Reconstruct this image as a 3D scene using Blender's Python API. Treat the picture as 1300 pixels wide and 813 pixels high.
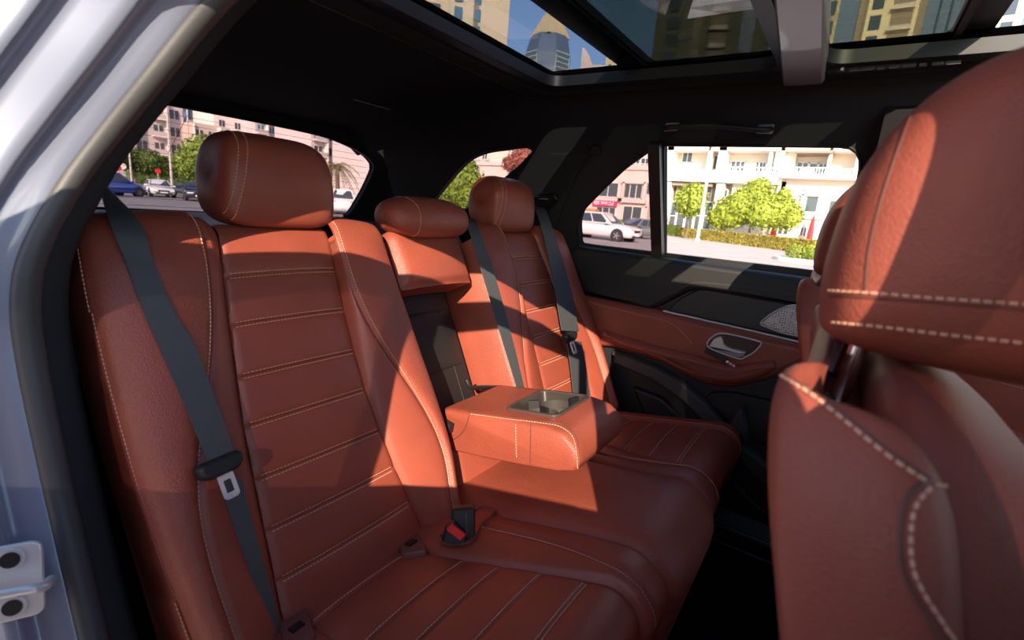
import bpy, math, random
import numpy as np
from mathutils import Vector, Matrix
from mathutils.geometry import tessellate_polygon
for _o in list(bpy.data.objects):
    bpy.data.objects.remove(_o)
SC = bpy.context.scene
COL = SC.collection
random.seed(7); RNG = np.random.default_rng(7)
EYE = 1.35          # eye height above the ground; everything below is authored with z = 0 at eye level and raised at the end

# ------------------------------------------------------------------ camera
FPX = 621.11
RM = np.array([[0.8217, 0.1895, -0.5374], [0.5640, -0.1358, 0.8146], [0.0815, -0.9724, -0.2186]])
_u, _s, _v = np.linalg.svd(RM); RM = _u @ _v
cam_d = bpy.data.cameras.new('camera'); cam = bpy.data.objects.new('camera', cam_d); COL.objects.link(cam)
cam_d.sensor_width = 36.0; cam_d.sensor_fit = 'HORIZONTAL'; cam_d.lens = FPX / 1300 * 36
cam_d.clip_start = 0.02; cam_d.clip_end = 3000
cam_d.dof.use_dof = True; cam_d.dof.focus_distance = 1.35; cam_d.dof.aperture_fstop = 5.0
_m = Matrix.Identity(4)
for i in range(3):
    _m[i][0] = RM[i, 0]; _m[i][1] = -RM[i, 1]; _m[i][2] = -RM[i, 2]
cam.matrix_world = _m
SC.camera = cam

# ------------------------------------------------------------------ light
SUN_DIR = np.array([0.55, -1.0, 0.53]); SUN_DIR /= np.linalg.norm(SUN_DIR)
SUN_E = 6.3; SKY_E = 0.23; EXPOSURE = 0.86
sun_d = bpy.data.lights.new('sun', 'SUN'); sun = bpy.data.objects.new('sun', sun_d); COL.objects.link(sun)
sun_d.energy = SUN_E; sun_d.angle = math.radians(0.35); sun_d.color = (1.0, 0.85, 0.64)
sun.rotation_euler = Vector(SUN_DIR).to_track_quat('Z', 'Y').to_euler()
sun.location = (0, 0, 30)
W = bpy.data.worlds.new('world'); SC.world = W; W.use_nodes = True
nt = W.node_tree; nt.nodes.clear()
_o = nt.nodes.new('ShaderNodeOutputWorld'); _b = nt.nodes.new('ShaderNodeBackground'); _t = nt.nodes.new('ShaderNodeTexSky')
_t.sky_type = 'NISHITA'; _t.sun_disc = False
_t.sun_elevation = math.asin(SUN_DIR[2]); _t.sun_rotation = math.atan2(SUN_DIR[0], SUN_DIR[1])
_t.air_density = 1.0; _t.dust_density = 0.5; _t.ozone_density = 2.0
_b.inputs['Strength'].default_value = SKY_E
nt.links.new(_t.outputs[0], _b.inputs[0]); nt.links.new(_b.outputs[0], _o.inputs[0])
SC.view_settings.view_transform = 'Standard'; SC.view_settings.look = 'None'
SC.view_settings.exposure = EXPOSURE; SC.view_settings.gamma = 1.0; SC.view_settings.use_curve_mapping = False

# ------------------------------------------------------------------ placing helpers (a sight line met with a real surface)
def ray(px, py):
    v = RM @ np.array([px - 650.0, py - 406.5, FPX]); return v / np.linalg.norm(v)
def on_plane(p, P0, n):
    r = ray(*p); P0 = np.array(P0, float); n = np.array(n, float); return r * (P0 @ n) / (r @ n)
def on_x(p, x): r = ray(*p); return r * (x / r[0])
def on_y(p, y): r = ray(*p); return r * (y / r[1])
def on_z(p, z): r = ray(*p); return r * (z / r[2])
def vec(*a): return np.array(a, float)
def unit(v): v = np.asarray(v, float); return v / (np.linalg.norm(v) + 1e-12)

# ------------------------------------------------------------------ mesh helpers
ROOT = {}
def link(o, parent):
    COL.objects.link(o)
    if parent is not None: o.parent = parent
    return o
def origin_of(parent):
    return ROOT.get(parent.name, np.zeros(3)) if parent is not None else np.zeros(3)
def thing(name, label, cat, loc=(0, 0, 0), rz=0.0, group=None):
    o = bpy.data.objects.new(name, None); COL.objects.link(o); o.empty_display_size = 0.05
    o.location = loc; o.rotation_euler = (0, 0, rz); o['label'] = label; o['category'] = cat
    if group: o['group'] = group
    ROOT[o.name] = np.array(loc, float); return o
def tag(o, label=None, cat=None, group=None, kind=None):
    if label: o['label'] = label
    if cat: o['category'] = cat
    if group: o['group'] = group
    if kind: o['kind'] = kind
    return o
def mesh_obj(name, verts, faces, mat, parent=None, smooth=True, sharp=40, local=False):
    V = np.asarray(verts, float).reshape(-1, 3)
    org = np.zeros(3) if local else origin_of(parent)
    if parent is None and not local and len(V):
        org = np.array([(V[:, 0].min() + V[:, 0].max()) / 2, (V[:, 1].min() + V[:, 1].max()) / 2, V[:, 2].min()])
    V = V - org
    me = bpy.data.meshes.new(name); me.from_pydata(V.tolist(), [], [list(map(int, f)) for f in faces]); me.validate()
    o = bpy.data.objects.new(name, me)
    if mat is not None: me.materials.append(mat)
    if smooth:
        me.shade_smooth(); me.set_sharp_from_angle(angle=math.radians(sharp))
    link(o, parent)
    if parent is None and not local: o.location = org
    ROOT[o.name] = org
    return o
class MB:
    def __init__(s): s.v = []; s.f = []
    def add(s, vs, fs):
        b = len(s.v); s.v.extend([tuple(map(float, p)) for p in vs]); s.f.extend([tuple(b + i for i in f) for f in fs]); return s
    def box(s, x0, x1, y0, y1, z0, z1):
        return s.add([(x, y, z) for z in (z0, z1) for y in (y0, y1) for x in (x0, x1)],
                     [(0, 2, 3, 1), (4, 5, 7, 6), (0, 1, 5, 4), (2, 6, 7, 3), (0, 4, 6, 2), (1, 3, 7, 5)])
    def obox(s, c, ax, ay, az):      # oriented box: centre and three half-axis vectors
        c, ax, ay, az = map(np.asarray, (c, ax, ay, az))
        return s.add([c + i * ax + j * ay + k * az for k in (-1, 1) for j in (-1, 1) for i in (-1, 1)],
                     [(0, 2, 3, 1), (4, 5, 7, 6), (0, 1, 5, 4), (2, 6, 7, 3), (0, 4, 6, 2), (1, 3, 7, 5)])
    def grid(s, rows, cu=False, cv=False):
        n, m = len(rows), len(rows[0]); b = len(s.v)
        for r in rows: s.v.extend([tuple(map(float, p)) for p in r])
        for i in range(n if cv else n - 1):
            for j in range(m if cu else m - 1):
                s.f.append((b + i * m + j, b + i * m + (j + 1) % m, b + ((i + 1) % n) * m + (j + 1) % m, b + ((i + 1) % n) * m + j))
        return s
    def cap(s, loop, flip=False):
        b = len(s.v); s.v.extend([tuple(map(float, p)) for p in loop]); idx = list(range(b, b + len(loop)))
        s.f.append(tuple(idx[::-1] if flip else idx)); return s
    def tube(s, pts, r, n=8, close=False):
        pts = [np.asarray(p, float) for p in pts]; rows = []; up = None
        rr = r if hasattr(r, '__len__') else [r] * len(pts)
        for i, p in enumerate(pts):
            if close: t = unit(pts[(i + 1) % len(pts)] - pts[i - 1])
            else: t = unit(pts[min(i + 1, len(pts) - 1)] - pts[max(i - 1, 0)])
            if up is None:
                up = np.array([0, 0, 1.0]) if abs(t[2]) < 0.9 else np.array([1.0, 0, 0])
            a = unit(np.cross(t, up)); up = np.cross(a, t)
            rows.append([p + rr[i] * (math.cos(2 * math.pi * k / n) * a + math.sin(2 * math.pi * k / n) * up) for k in range(n)])
        s.grid(rows, cu=True, cv=close)
        if not close: s.cap(rows[0]); s.cap(rows[-1], True)
        return s
    def prism(s, loop, off):         # polygon loop (3d) pushed along off, both caps tessellated
        loop = [np.asarray(p, float) for p in loop]; off = np.asarray(off, float); n = len(loop)
        tris = tessellate_polygon([[Vector(p) for p in loop]]); b = len(s.v)
        s.v.extend([tuple(p) for p in loop] + [tuple(p + off) for p in loop])
        for t in tris: s.f.append(tuple(b + i for i in t)); s.f.append(tuple(b + n + i for i in t[::-1]))
        for i in range(n): j = (i + 1) % n; s.f.append((b + i, b + j, b + n + j, b + n + i))
        return s
    def build(s, name, mat, parent=None, **k): return mesh_obj(name, s.v, s.f, mat, parent, **k)

def smooth_curve(pts, n, closed=False):
    """Catmull-Rom through pts, resampled to n points of about equal spacing."""
    P = np.array(pts, float); m = len(P); out = []
    segs = m if closed else m - 1
    for i in range(segs):
        if closed: p0, p1, p2, p3 = P[(i - 1) % m], P[i], P[(i + 1) % m], P[(i + 2) % m]
        else: p0, p1, p2, p3 = P[max(i - 1, 0)], P[i], P[i + 1], P[min(i + 2, m - 1)]
        for t in np.linspace(0, 1, 16, endpoint=False):
            out.append(0.5 * (2 * p1 + (p2 - p0) * t + (2 * p0 - 5 * p1 + 4 * p2 - p3) * t * t + (3 * p1 - p0 - 3 * p2 + p3) * t ** 3))
    if not closed: out.append(P[-1])
    else: out.append(out[0])
    return resample(np.array(out), n, closed)
def resample(Q, n, closed=False):
    Q = np.asarray(Q, float); d = np.r_[0, np.cumsum(np.linalg.norm(np.diff(Q, axis=0), axis=1))]
    t = np.linspace(0, d[-1], n, endpoint=not closed)
    return np.stack([np.interp(t, d, Q[:, k]) for k in range(Q.shape[1])], 1)
def poly_normals2(P):
    T = np.roll(P, -1, 0) - np.roll(P, 1, 0); T /= (np.linalg.norm(T, axis=1, keepdims=True) + 1e-9)
    a = 0.5 * np.sum(P[:, 0] * np.roll(P[:, 1], -1) - np.roll(P[:, 0], -1) * P[:, 1])
    N = np.stack([-T[:, 1], T[:, 0]], 1)
    return N if a > 0 else -N        # inward
def round_poly(pts, r, k=4):
    """round the corners of a 2d polygon"""
    P = [np.array(p, float) for p in pts]; n = len(P); out = []
    for i in range(n):
        a, b, c = P[i - 1], P[i], P[(i + 1) % n]; u = a - b; v = c - b; lu, lv = np.linalg.norm(u), np.linalg.norm(v)
        rr = min(r if not hasattr(r, '__len__') else r[i], 0.45 * lu, 0.45 * lv); u /= lu; v /= lv
        for t in np.linspace(0, 1, k + 1):
            out.append((1 - t) ** 2 * (b + u * rr) + 2 * t * (1 - t) * b + t * t * (b + v * rr))
    return np.array(out)
def pad_plate(mb, P, to3, h, bev, base=0.0, steps=4):
    """plate with outline P (2d), rounded rim of width bev, rising from base to h through to3(u, v, w)"""
    P = np.asarray(P, float); N = poly_normals2(P); rows = []
    for i in range(steps + 1):
        a = i / steps * math.pi / 2
        rows.append([to3(q[0], q[1], base + (h - base) * math.sin(a)) for q in (P + N * bev * (1 - math.cos(a)))])
    rows = [[to3(q[0], q[1], base) for q in P]] + rows if base != 0 else rows
    mb.grid(rows, cu=True)
    top = P + N * bev; tris = tessellate_polygon([[Vector((q[0], q[1], 0)) for q in top]])
    b = len(mb.v); mb.v.extend([tuple(map(float, p)) for p in rows[-1]]); mb.f.extend([tuple(b + i for i in t) for t in tris])
    tris = tessellate_polygon([[Vector((q[0], q[1], 0)) for q in P]])
    b = len(mb.v); mb.v.extend([tuple(map(float, p)) for p in rows[0]]); mb.f.extend([tuple(b + i for i in t[::-1]) for t in tris])
    return mb
def holed_plate(mb, outer, holes, to3, w0, w1):
    """flat plate with holes; outer and holes are 2d loops"""
    loops = [np.asarray(outer, float)] + [np.asarray(h, float) for h in holes]
    tris = tessellate_polygon([[Vector((q[0], q[1], 0)) for q in L] for L in loops])
    allp = np.concatenate(loops); n = len(allp); b = len(mb.v)
    mb.v.extend([tuple(map(float, to3(q[0], q[1], w0))) for q in allp] + [tuple(map(float, to3(q[0], q[1], w1))) for q in allp])
    for t in tris: mb.f.append(tuple(b + i for i in t)); mb.f.append(tuple(b + n + i for i in t[::-1]))
    k = 0
    for L in loops:
        m = len(L)
        for i in range(m): j = (i + 1) % m; mb.f.append((b + k + i, b + k + j, b + n + k + j, b + n + k + i))
        k += m
    return mb
def stitch_line(mb, pts, nrm, pitch=0.0062, length=0.0042, wid=0.00065, lift=0.0011):
    """a row of short raised thread stitches along a 3d line; nrm: one normal or one per point"""
    P = np.asarray(pts, float); d = np.r_[0, np.cumsum(np.linalg.norm(np.diff(P, axis=0), axis=1))]
    if d[-1] < pitch: return mb
    nr = np.asarray(nrm, float)
    if nr.ndim == 1: nr = np.tile(nr, (len(P), 1))
    for c in np.arange(pitch / 2, d[-1], pitch):
        q = np.array([np.interp(c, d, P[:, k]) for k in range(3)]); q2 = np.array([np.interp(min(c + 0.002, d[-1]), d, P[:, k]) for k in range(3)]); q1 = np.array([np.interp(max(c - 0.002, 0), d, P[:, k]) for k in range(3)])
        n = unit([np.interp(c, d, nr[:, k]) for k in range(3)]); t = unit(q2 - q1); b = unit(np.cross(n, t))
        mb.obox(q + n * lift, t * length / 2, b * wid, n * wid)
    return mb

# ------------------------------------------------------------------ materials
MATS = {}
def new_mat(name):
    m = bpy.data.materials.new(name); m.use_nodes = True; MATS[name] = m
    return m, m.node_tree, m.node_tree.nodes['Principled BSDF']
def plain(name, col, rough=0.5, metal=0.0, spec=0.5, coat=0.0, emit=None, bump=None, var=0.0, vscale=8.0):
    m, t, b = new_mat(name)
    b.inputs['Base Color'].default_value = (*col, 1); b.inputs['Roughness'].default_value = rough; b.inputs['Metallic'].default_value = metal
    b.inputs['Specular IOR Level'].default_value = spec; b.inputs['Coat Weight'].default_value = coat
    tc = None
    if var or bump:
        tc = t.nodes.new('ShaderNodeTexCoord')
    if var:
        n = t.nodes.new('ShaderNodeTexNoise'); n.inputs['Scale'].default_value = vscale; n.inputs['Detail'].default_value = 4
        t.links.new(tc.outputs['Object'], n.inputs['Vector'])
        r = t.nodes.new('ShaderNodeMapRange'); r.inputs[1].default_value = 0.3; r.inputs[2].default_value = 0.7
        r.inputs[3].default_value = 1 - var; r.inputs[4].default_value = 1 + var
        t.links.new(n.outputs[0], r.inputs[0])
        x = t.nodes.new('ShaderNodeVectorMath'); x.operation = 'SCALE'; x.inputs[0].default_value = col
        t.links.new(r.outputs[0], x.inputs['Scale']); t.links.new(x.outputs[0], b.inputs['Base Color'])
    if bump:
        sc, st, dist = bump
        n = t.nodes.new('ShaderNodeTexNoise'); n.inputs['Scale'].default_value = sc; n.inputs['Detail'].default_value = 3
        t.links.new(tc.outputs['Object'], n.inputs['Vector'])
        bp = t.nodes.new('ShaderNodeBump'); bp.inputs['Strength'].default_value = st; bp.inputs['Distance'].default_value = dist
        t.links.new(n.outputs[0], bp.inputs['Height']); t.links.new(bp.outputs[0], b.inputs['Normal'])
    return m
def leather(name, col, rough, gscale, gstr, wrinkle=0.0, spec=0.42):
    m, t, b = new_mat(name)
    b.inputs['Roughness'].default_value = rough; b.inputs['Specular IOR Level'].default_value = spec
    tc = t.nodes.new('ShaderNodeTexCoord')
    v = t.nodes.new('ShaderNodeTexVoronoi'); v.feature = 'SMOOTH_F1'; v.inputs['Scale'].default_value = gscale; v.inputs['Smoothness'].default_value = 0.35
    nz = t.nodes.new('ShaderNodeTexNoise'); nz.inputs['Scale'].default_value = gscale * 0.35; nz.inputs['Detail'].default_value = 3
    big = t.nodes.new('ShaderNodeTexNoise'); big.inputs['Scale'].default_value = 9; big.inputs['Detail'].default_value = 3
    for n in (v, nz, big): t.links.new(tc.outputs['Object'], n.inputs['Vector'])
    add = t.nodes.new('ShaderNodeMath'); add.operation = 'ADD'; t.links.new(v.outputs['Distance'], add.inputs[0]); t.links.new(nz.outputs[0], add.inputs[1])
    bp = t.nodes.new('ShaderNodeBump'); bp.inputs['Strength'].default_value = gstr; bp.inputs['Distance'].default_value = 0.0012
    t.links.new(add.outputs[0], bp.inputs['Height'])
    b2 = t.nodes.new('ShaderNodeBump'); b2.inputs['Strength'].default_value = 0.12 + wrinkle; b2.inputs['Distance'].default_value = 0.01
    t.links.new(big.outputs[0], b2.inputs['Height']); t.links.new(bp.outputs[0], b2.inputs['Normal']); t.links.new(b2.outputs[0], b.inputs['Normal'])
    mr = t.nodes.new('ShaderNodeMapRange'); mr.inputs[1].default_value = 0.3; mr.inputs[2].default_value = 0.7; mr.inputs[3].default_value = 0.9; mr.inputs[4].default_value = 1.1
    t.links.new(big.outputs[0], mr.inputs[0])
    x = t.nodes.new('ShaderNodeVectorMath'); x.operation = 'SCALE'; x.inputs[0].default_value = col
    t.links.new(mr.outputs[0], x.inputs['Scale']); t.links.new(x.outputs[0], b.inputs['Base Color'])
    return m
def glass(name, tint, gloss=0.06, gcol=(1, 1, 1)):
    m = bpy.data.materials.new(name); m.use_nodes = True; t = m.node_tree; t.nodes.clear()
    o = t.nodes.new('ShaderNodeOutputMaterial'); mx = t.nodes.new('ShaderNodeMixShader')
    tr = t.nodes.new('ShaderNodeBsdfTransparent'); tr.inputs[0].default_value = (*tint, 1)
    gl = t.nodes.new('ShaderNodeBsdfGlossy'); gl.inputs['Color'].default_value = (*gcol, 1); gl.inputs['Roughness'].default_value = 0.01
    lw = t.nodes.new('ShaderNodeLayerWeight'); lw.inputs[0].default_value = 0.5     # facing: the same from either side of the sheet
    pw = t.nodes.new('ShaderNodeMath'); pw.operation = 'POWER'; pw.inputs[1].default_value = 5.0; t.links.new(lw.outputs['Facing'], pw.inputs[0])
    ml = t.nodes.new('ShaderNodeMath'); ml.operation = 'MULTIPLY_ADD'; ml.inputs[1].default_value = 0.55; ml.inputs[2].default_value = gloss * 0.5; t.links.new(pw.outputs[0], ml.inputs[0])
    t.links.new(ml.outputs[0], mx.inputs[0])
    t.links.new(tr.outputs[0], mx.inputs[1]); t.links.new(gl.outputs[0], mx.inputs[2]); t.links.new(mx.outputs[0], o.inputs[0])
    MATS[name] = m; return m
LEA = (0.28, 0.061, 0.036)
M_GRAIN = leather('grained brown leather', LEA, 0.44, 460, 0.45, 0.03)
M_SMOOTH = leather('smooth brown leather', LEA, 0.40, 800, 0.18)
M_FRONT = leather('coarse brown leather', (0.24, 0.056, 0.036), 0.55, 420, 0.32, 0.08, 0.25)
M_THREAD = plain('orange thread', (0.62, 0.32, 0.21), 0.8)
M_BLACK = plain('black plastic', (0.012, 0.012, 0.013), 0.45)
M_SOFT = plain('black soft touch trim', (0.009, 0.009, 0.010), 0.55, bump=(900, 0.3, 0.001))
M_HEAD = plain('black headliner cloth', (0.026, 0.027, 0.030), 0.95, spec=0.1, bump=(1500, 0.3, 0.001))
M_CARPET = plain('black carpet', (0.008, 0.008, 0.009), 1.0, spec=0.05, bump=(1400, 1.0, 0.003))
M_CARPET2 = plain('black mat pile', (0.011, 0.011, 0.013), 1.0, spec=0.05, bump=(900, 1.0, 0.003))
M_GREYTRIM = plain('charcoal lower trim', (0.045, 0.043, 0.043), 0.6, bump=(700, 0.3, 0.001))
M_RUBBER = plain('door seal rubber', (0.045, 0.043, 0.045), 0.5, bump=(300, 0.15, 0.001))
M_PAINT = plain('silver car paint', (0.21, 0.23, 0.31), 0.36, metal=0.2, coat=0.7)
M_CHROME = plain('chrome', (0.82, 0.80, 0.80), 0.12, metal=1.0)
M_SATIN = plain('satin silver', (0.75, 0.73, 0.74), 0.3, metal=1.0)
M_STEEL = plain('bright steel', (0.72, 0.70, 0.70), 0.3, metal=0.35)
M_GREYPL = plain('grey satin plastic', (0.30, 0.30, 0.32), 0.35)
M_RED = plain('red buckle button', (0.75, 0.012, 0.012), 0.35)
M_TAUPE = plain('dark taupe pillar cloth', (0.075, 0.062, 0.048), 0.9, spec=0.1, bump=(1500, 0.3, 0.001))
M_BAR = plain('satin roof bar', (0.20, 0.165, 0.175), 0.35, coat=0.3)
M_GLASS_REAR = glass("tinted rear glass", (0.66, 0.60, 0.62), 0.03)
M_GLASS_ROOF = glass("tinted roof glass", (0.44, 0.45, 0.48), 0.04)
M_GLASS_ROOF2 = glass("dark roof glass", (0.46, 0.48, 0.42), 0.12)
M_GLASS_CLEAR = glass("light door glass", (0.80, 0.78, 0.77), 0.04)
M_GLASS_DARK = glass('privacy glass', (0.25, 0.24, 0.25), 0.05)
def webbing():
    m, t, b = new_mat('seat belt webbing'); b.inputs['Base Color'].default_value = (0.055, 0.058, 0.062, 1); b.inputs['Roughness'].default_value = 0.6
    tc = t.nodes.new('ShaderNodeTexCoord'); w = t.nodes.new('ShaderNodeTexWave'); w.inputs['Scale'].default_value = 160; w.bands_direction = 'Z'; w.inputs['Distortion'].default_value = 0.3
    w2 = t.nodes.new('ShaderNodeTexWave'); w2.inputs['Scale'].default_value = 220; w2.bands_direction = 'Y'
    t.links.new(tc.outputs['Object'], w.inputs['Vector']); t.links.new(tc.outputs['Object'], w2.inputs['Vector'])
    a = t.nodes.new('ShaderNodeMath'); a.operation = 'ADD'; t.links.new(w.outputs[1], a.inputs[0]); t.links.new(w2.outputs[1], a.inputs[1])
    bp = t.nodes.new('ShaderNodeBump'); bp.inputs['Strength'].default_value = 0.35; bp.inputs['Distance'].default_value = 0.0008
    t.links.new(a.outputs[0], bp.inputs['Height']); t.links.new(bp.outputs[0], b.inputs['Normal']); return m
M_WEB = webbing()
# ================================================================== CAR SHELL (centre line of the car at y = YC)
YC = 0.92
def far3(x, z, w=0.0): return (x, 1.68 - 0.54 * (z + 0.11) - w * 0.88, z - w * 0.475)
def near3(x, z, w=0.0):
    p = far3(x, z, w); return (p[0], 2 * YC - p[1], p[2])
def F(px, py):
    P = on_plane((px, py), (0, 1.68, -0.11), (0, 1, 0.54)); return (P[0], P[2])
def struct(o, label=None, kind='structure'):
    o['kind'] = kind
    if label: o['label'] = label
    return o
# window outlines in the plane of the far side
win_main = round_poly([F(843, 184), F(1097, 186), (0.0, -0.125), F(843, 331)], [0.012, 0.05, 0.01, 0.004])
win_qtr = round_poly([F(825, 191), F(794, 213), F(763, 243), F(740, 267), F(734, 284), F(736, 313), F(829, 327)], [0.004, 0.03, 0.03, 0.03, 0.03, 0.01, 0.004])
win_rear_side = round_poly([F(545, 264), F(574, 227), F(597, 203), F(618, 193), F(671, 186), F(678, 192), F(660, 211), F(643, 225), F(610, 256), F(585, 269)], [0.02, 0.05, 0.05, 0.05, 0.02, 0.01, 0.02, 0.02, 0.02, 0.02])
win_front = round_poly([(0.17, 0.22), (0.62, 0.2), (0.98, 0.02), (1.0, -0.12), (0.17, -0.125)], 0.03)
side_outer = [(-1.80, -0.16), (-1.74, 0.2), (-1.6, 0.33), (-0.9, 0.36), (0.6, 0.36), (1.3, 0.30), (1.3, -0.16)]
b = MB(); holed_plate(b, side_outer, [win_main, win_qtr, win_rear_side, win_front], far3, -0.03, 0.0)
wl = struct(b.build('wall_left', M_HEAD, sharp=25), 'black upper side of the cabin with the far windows')
# window seals: thin rubber bead round each opening
for i, hole in enumerate((win_main, win_qtr, win_rear_side)):
    b = MB(); b.tube([far3(q[0], q[1], 0.002) for q in hole], 0.0045, 6, close=True); b.build('window_seal', M_BLACK, wl)
# divider between door window and fixed pane
b = MB(); xs = (F(829, 250)[0], F(843, 250)[0])
b.prism([far3(xs[0], -0.13, 0.0), far3(xs[1] , -0.13, 0.0), far3(xs[1], 0.235, 0.0), far3(xs[0], 0.235, 0.0)], np.array(far3(0, 0, 0.012)) - np.array(far3(0, 0, -0.02)))
b.build('window_divider', M_BLACK, wl)
def pane(name, loop, mat, label, f3=far3, w=-0.016):
    b = MB(); pts = [f3(q[0], q[1], w) for q in loop]; off = np.array(f3(0, 0, w - 0.004)) - np.array(f3(0, 0, w)); b.prism(pts, off)
    o = b.build(name, mat, sharp=20); struct(o, label); return o
pane('window_1', win_qtr, M_GLASS_REAR, 'tinted fixed triangular pane of the far door')
pane('window_2', win_rear_side, M_GLASS_REAR, 'tinted side pane beside the luggage area')
# lowered far door window: the top edge of the glass just clears the sill
b = MB(); b.prism([far3(q[0], q[1], -0.016) for q in [(-0.5, -0.15), (0.0, -0.15), (0.0, -0.118), (-0.5, -0.116)]], np.array((0, -0.004, 0))); 
struct(b.build('window_3', M_GLASS_CLEAR), 'lowered clear glass of the far door, only its top edge showing')
# maker etching on the fixed pane
# C-pillar cloth panel, belt guide and hook on the far side
b = MB(); pad_plate(b, round_poly([F(697, 194), F(746, 195), F(735, 217), F(712, 272), F(702, 300), F(690, 306), F(668, 266), F(676, 232)], 0.012), far3, 0.006, 0.005)
struct(b.build('trim_1', M_HEAD, sharp=30), 'dark cloth panel on the far rear pillar')
b = MB(); pad_plate(b, round_poly([F(676, 246), F(706, 245), F(711, 252), F(703, 262), F(676, 263)], 0.006), far3, 0.016, 0.006, base=0.004)
o = b.build('belt_guide', M_BLACK, sharp=30); tag(o, 'black belt guide slot on the far rear pillar', 'belt guide')
b = MB(); c = F(693, 250); b.obox(far3(c[0], c[1], 0.018), (0.02, 0, 0), (0, 0.001, 0.0), (0, 0, 0.0012)); b.build('slot_lip', M_GREYPL, o)
b = MB(); c = F(756, 190); pad_plate(b, round_poly([(c[0] - 0.02, c[1] - 0.012), (c[0] + 0.02, c[1] - 0.012), (c[0] + 0.02, c[1] + 0.014), (c[0] - 0.02, c[1] + 0.014)], 0.004), far3, 0.012, 0.004)
o = b.build('coat_hook', M_SOFT, sharp=30); tag(o, 'small square coat hook above the far rear pillar', 'coat hook')
# grab handle over the far window
g = thing('grab_handle', 'grey grab handle above the open far door window', 'grab handle', far3(-0.36, 0.27, 0))
pl, pr = F(848, 159), F(980, 161)
path = [far3(pl[0], pl[1] - 0.004, 0.0), far3(pl[0] + 0.004, pl[1] + 0.002, 0.03), far3(pl[0] + 0.03, pl[1] + 0.008, 0.045), far3((pl[0] + pr[0]) / 2, pl[1] + 0.010, 0.048), far3(pr[0] - 0.03, pr[1] + 0.008, 0.045), far3(pr[0] - 0.004, pr[1] + 0.002, 0.03), far3(pr[0], pr[1] - 0.004, 0.0)]
b = MB(); b.tube(smooth_curve(path, 40), 0.0075, 10); b.build('grip', M_SOFT, g)
for e, sgn in ((pl, 1), (pr, -1)):
    b = MB(); pad_plate(b, round_poly([(e[0] - 0.006 * sgn, e[1] - 0.012), (e[0] + 0.034 * sgn, e[1] - 0.010), (e[0] + 0.034 * sgn, e[1] + 0.006), (e[0] - 0.006 * sgn, e[1] + 0.006)], 0.005), far3, 0.03, 0.006); b.build('end_mount', M_GREYPL, g, sharp=30)

# ---- near side (the camera looks in through the open rear door on this side)
def swap(loop): return [(q[0], q[1]) for q in loop]
door_open = [(-0.641, 0.212), (-0.696, 0.118), (-0.744, 0.056), (-0.774, -0.01), (-0.785, -0.11), (-0.785, -0.16)]
near_outer_rear = [(-1.80, -0.16), (-1.74, 0.2), (-1.6, 0.33), (-0.9, 0.36), (0.6, 0.36), (1.3, 0.30), (1.3, -0.16), (0.16, -0.16), (0.10, 0.23), (-0.05, 0.25), (-0.38, 0.255), (-0.52, 0.25), (-0.60, 0.235), (-0.665, 0.20), (-0.72, 0.118), (-0.768, 0.05), (-0.798, -0.01), (-0.808, -0.10), (-0.81, -0.16)]
b = MB(); holed_plate(b, near_outer_rear, [win_rear_side, win_front], near3, -0.03, 0.0)
wr = struct(b.build('wall_right', M_HEAD, sharp=25), 'black upper side of the cabin round the open doorway')
pane('window_5', win_front, M_GLASS_DARK, 'near front door glass', near3)
pane('window_4', win_rear_side, M_GLASS_REAR, 'tinted side pane beside the luggage area, near side', near3)
# ---- ceiling with the two roof apertures
RA = (-0.80, -0.205, 0.50, 1.315); FA = (-0.115, 0.56, 0.53, 1.31)
def zc(x, y):
    r = max(0.0, (-x - 0.88) / 0.97); s = min(1.0, max(0.0, (abs(y - YC) - 0.44) / 0.14))
    f = max(0.0, (x - 0.7) / 0.6)
    return 0.37 - 0.105 * r ** 1.4 - 0.075 * s ** 1.6 - 0.06 * f
xs = sorted(set(list(np.linspace(-1.9, 1.2, 32)) + [RA[0], RA[1], FA[0], FA[1]])); ys = sorted(set(list(np.linspace(YC - 0.585, YC + 0.585, 36)) + [RA[2], RA[3], FA[2], FA[3]]))
b = MB(); vid = {}
def inhole(x0, x1, y0, y1):
    cx, cy = (x0 + x1) / 2, (y0 + y1) / 2
    return any(h[0] < cx < h[1] and h[2] < cy < h[3] for h in (RA, FA))
for lay, dz in enumerate((0.0, 0.03)):
    for i, x in enumerate(xs):
        for j, y in enumerate(ys): vid[lay, i, j] = len(b.v); b.v.append((x, y, zc(x, y) + dz))
    for i in range(len(xs) - 1):
        for j in range(len(ys) - 1):
            if not inhole(xs[i], xs[i + 1], ys[j], ys[j + 1]):
                f = (vid[lay, i, j], vid[lay, i, j + 1], vid[lay, i + 1, j + 1], vid[lay, i + 1, j]); b.f.append(f if lay == 0 else f[::-1])
ceil = struct(b.build('ceiling', M_HEAD), 'black cloth headliner round the roof glass')
def ring(name, outer, inner, z0, z1, mat, parent, ro=0.05, ri=0.05):
    R = lambda a, r: round_poly([(a[0], a[2]), (a[1], a[2]), (a[1], a[3]), (a[0], a[3])], r, 6)
    b = MB(); holed_plate(b, R(outer, ro), [R(inner, ri)], lambda u, v, w: (u, v, w), z0, z1); return b.build(name, mat, parent, sharp=30)
ring('aperture_frame', (RA[0] - 0.05, RA[1] + 0.03, RA[2] - 0.05, RA[3] + 0.055), (RA[0] + 0.0, RA[1] - 0.0, RA[2] + 0.0, RA[3] - 0.0), 0.358, 0.385, M_BLACK, ceil)
ring('aperture_frame', (FA[0] - 0.03, FA[1] + 0.05, FA[2] - 0.08, FA[3] + 0.06), (FA[0], FA[1], FA[2], FA[3]), 0.358, 0.385, M_BLACK, ceil)
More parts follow.
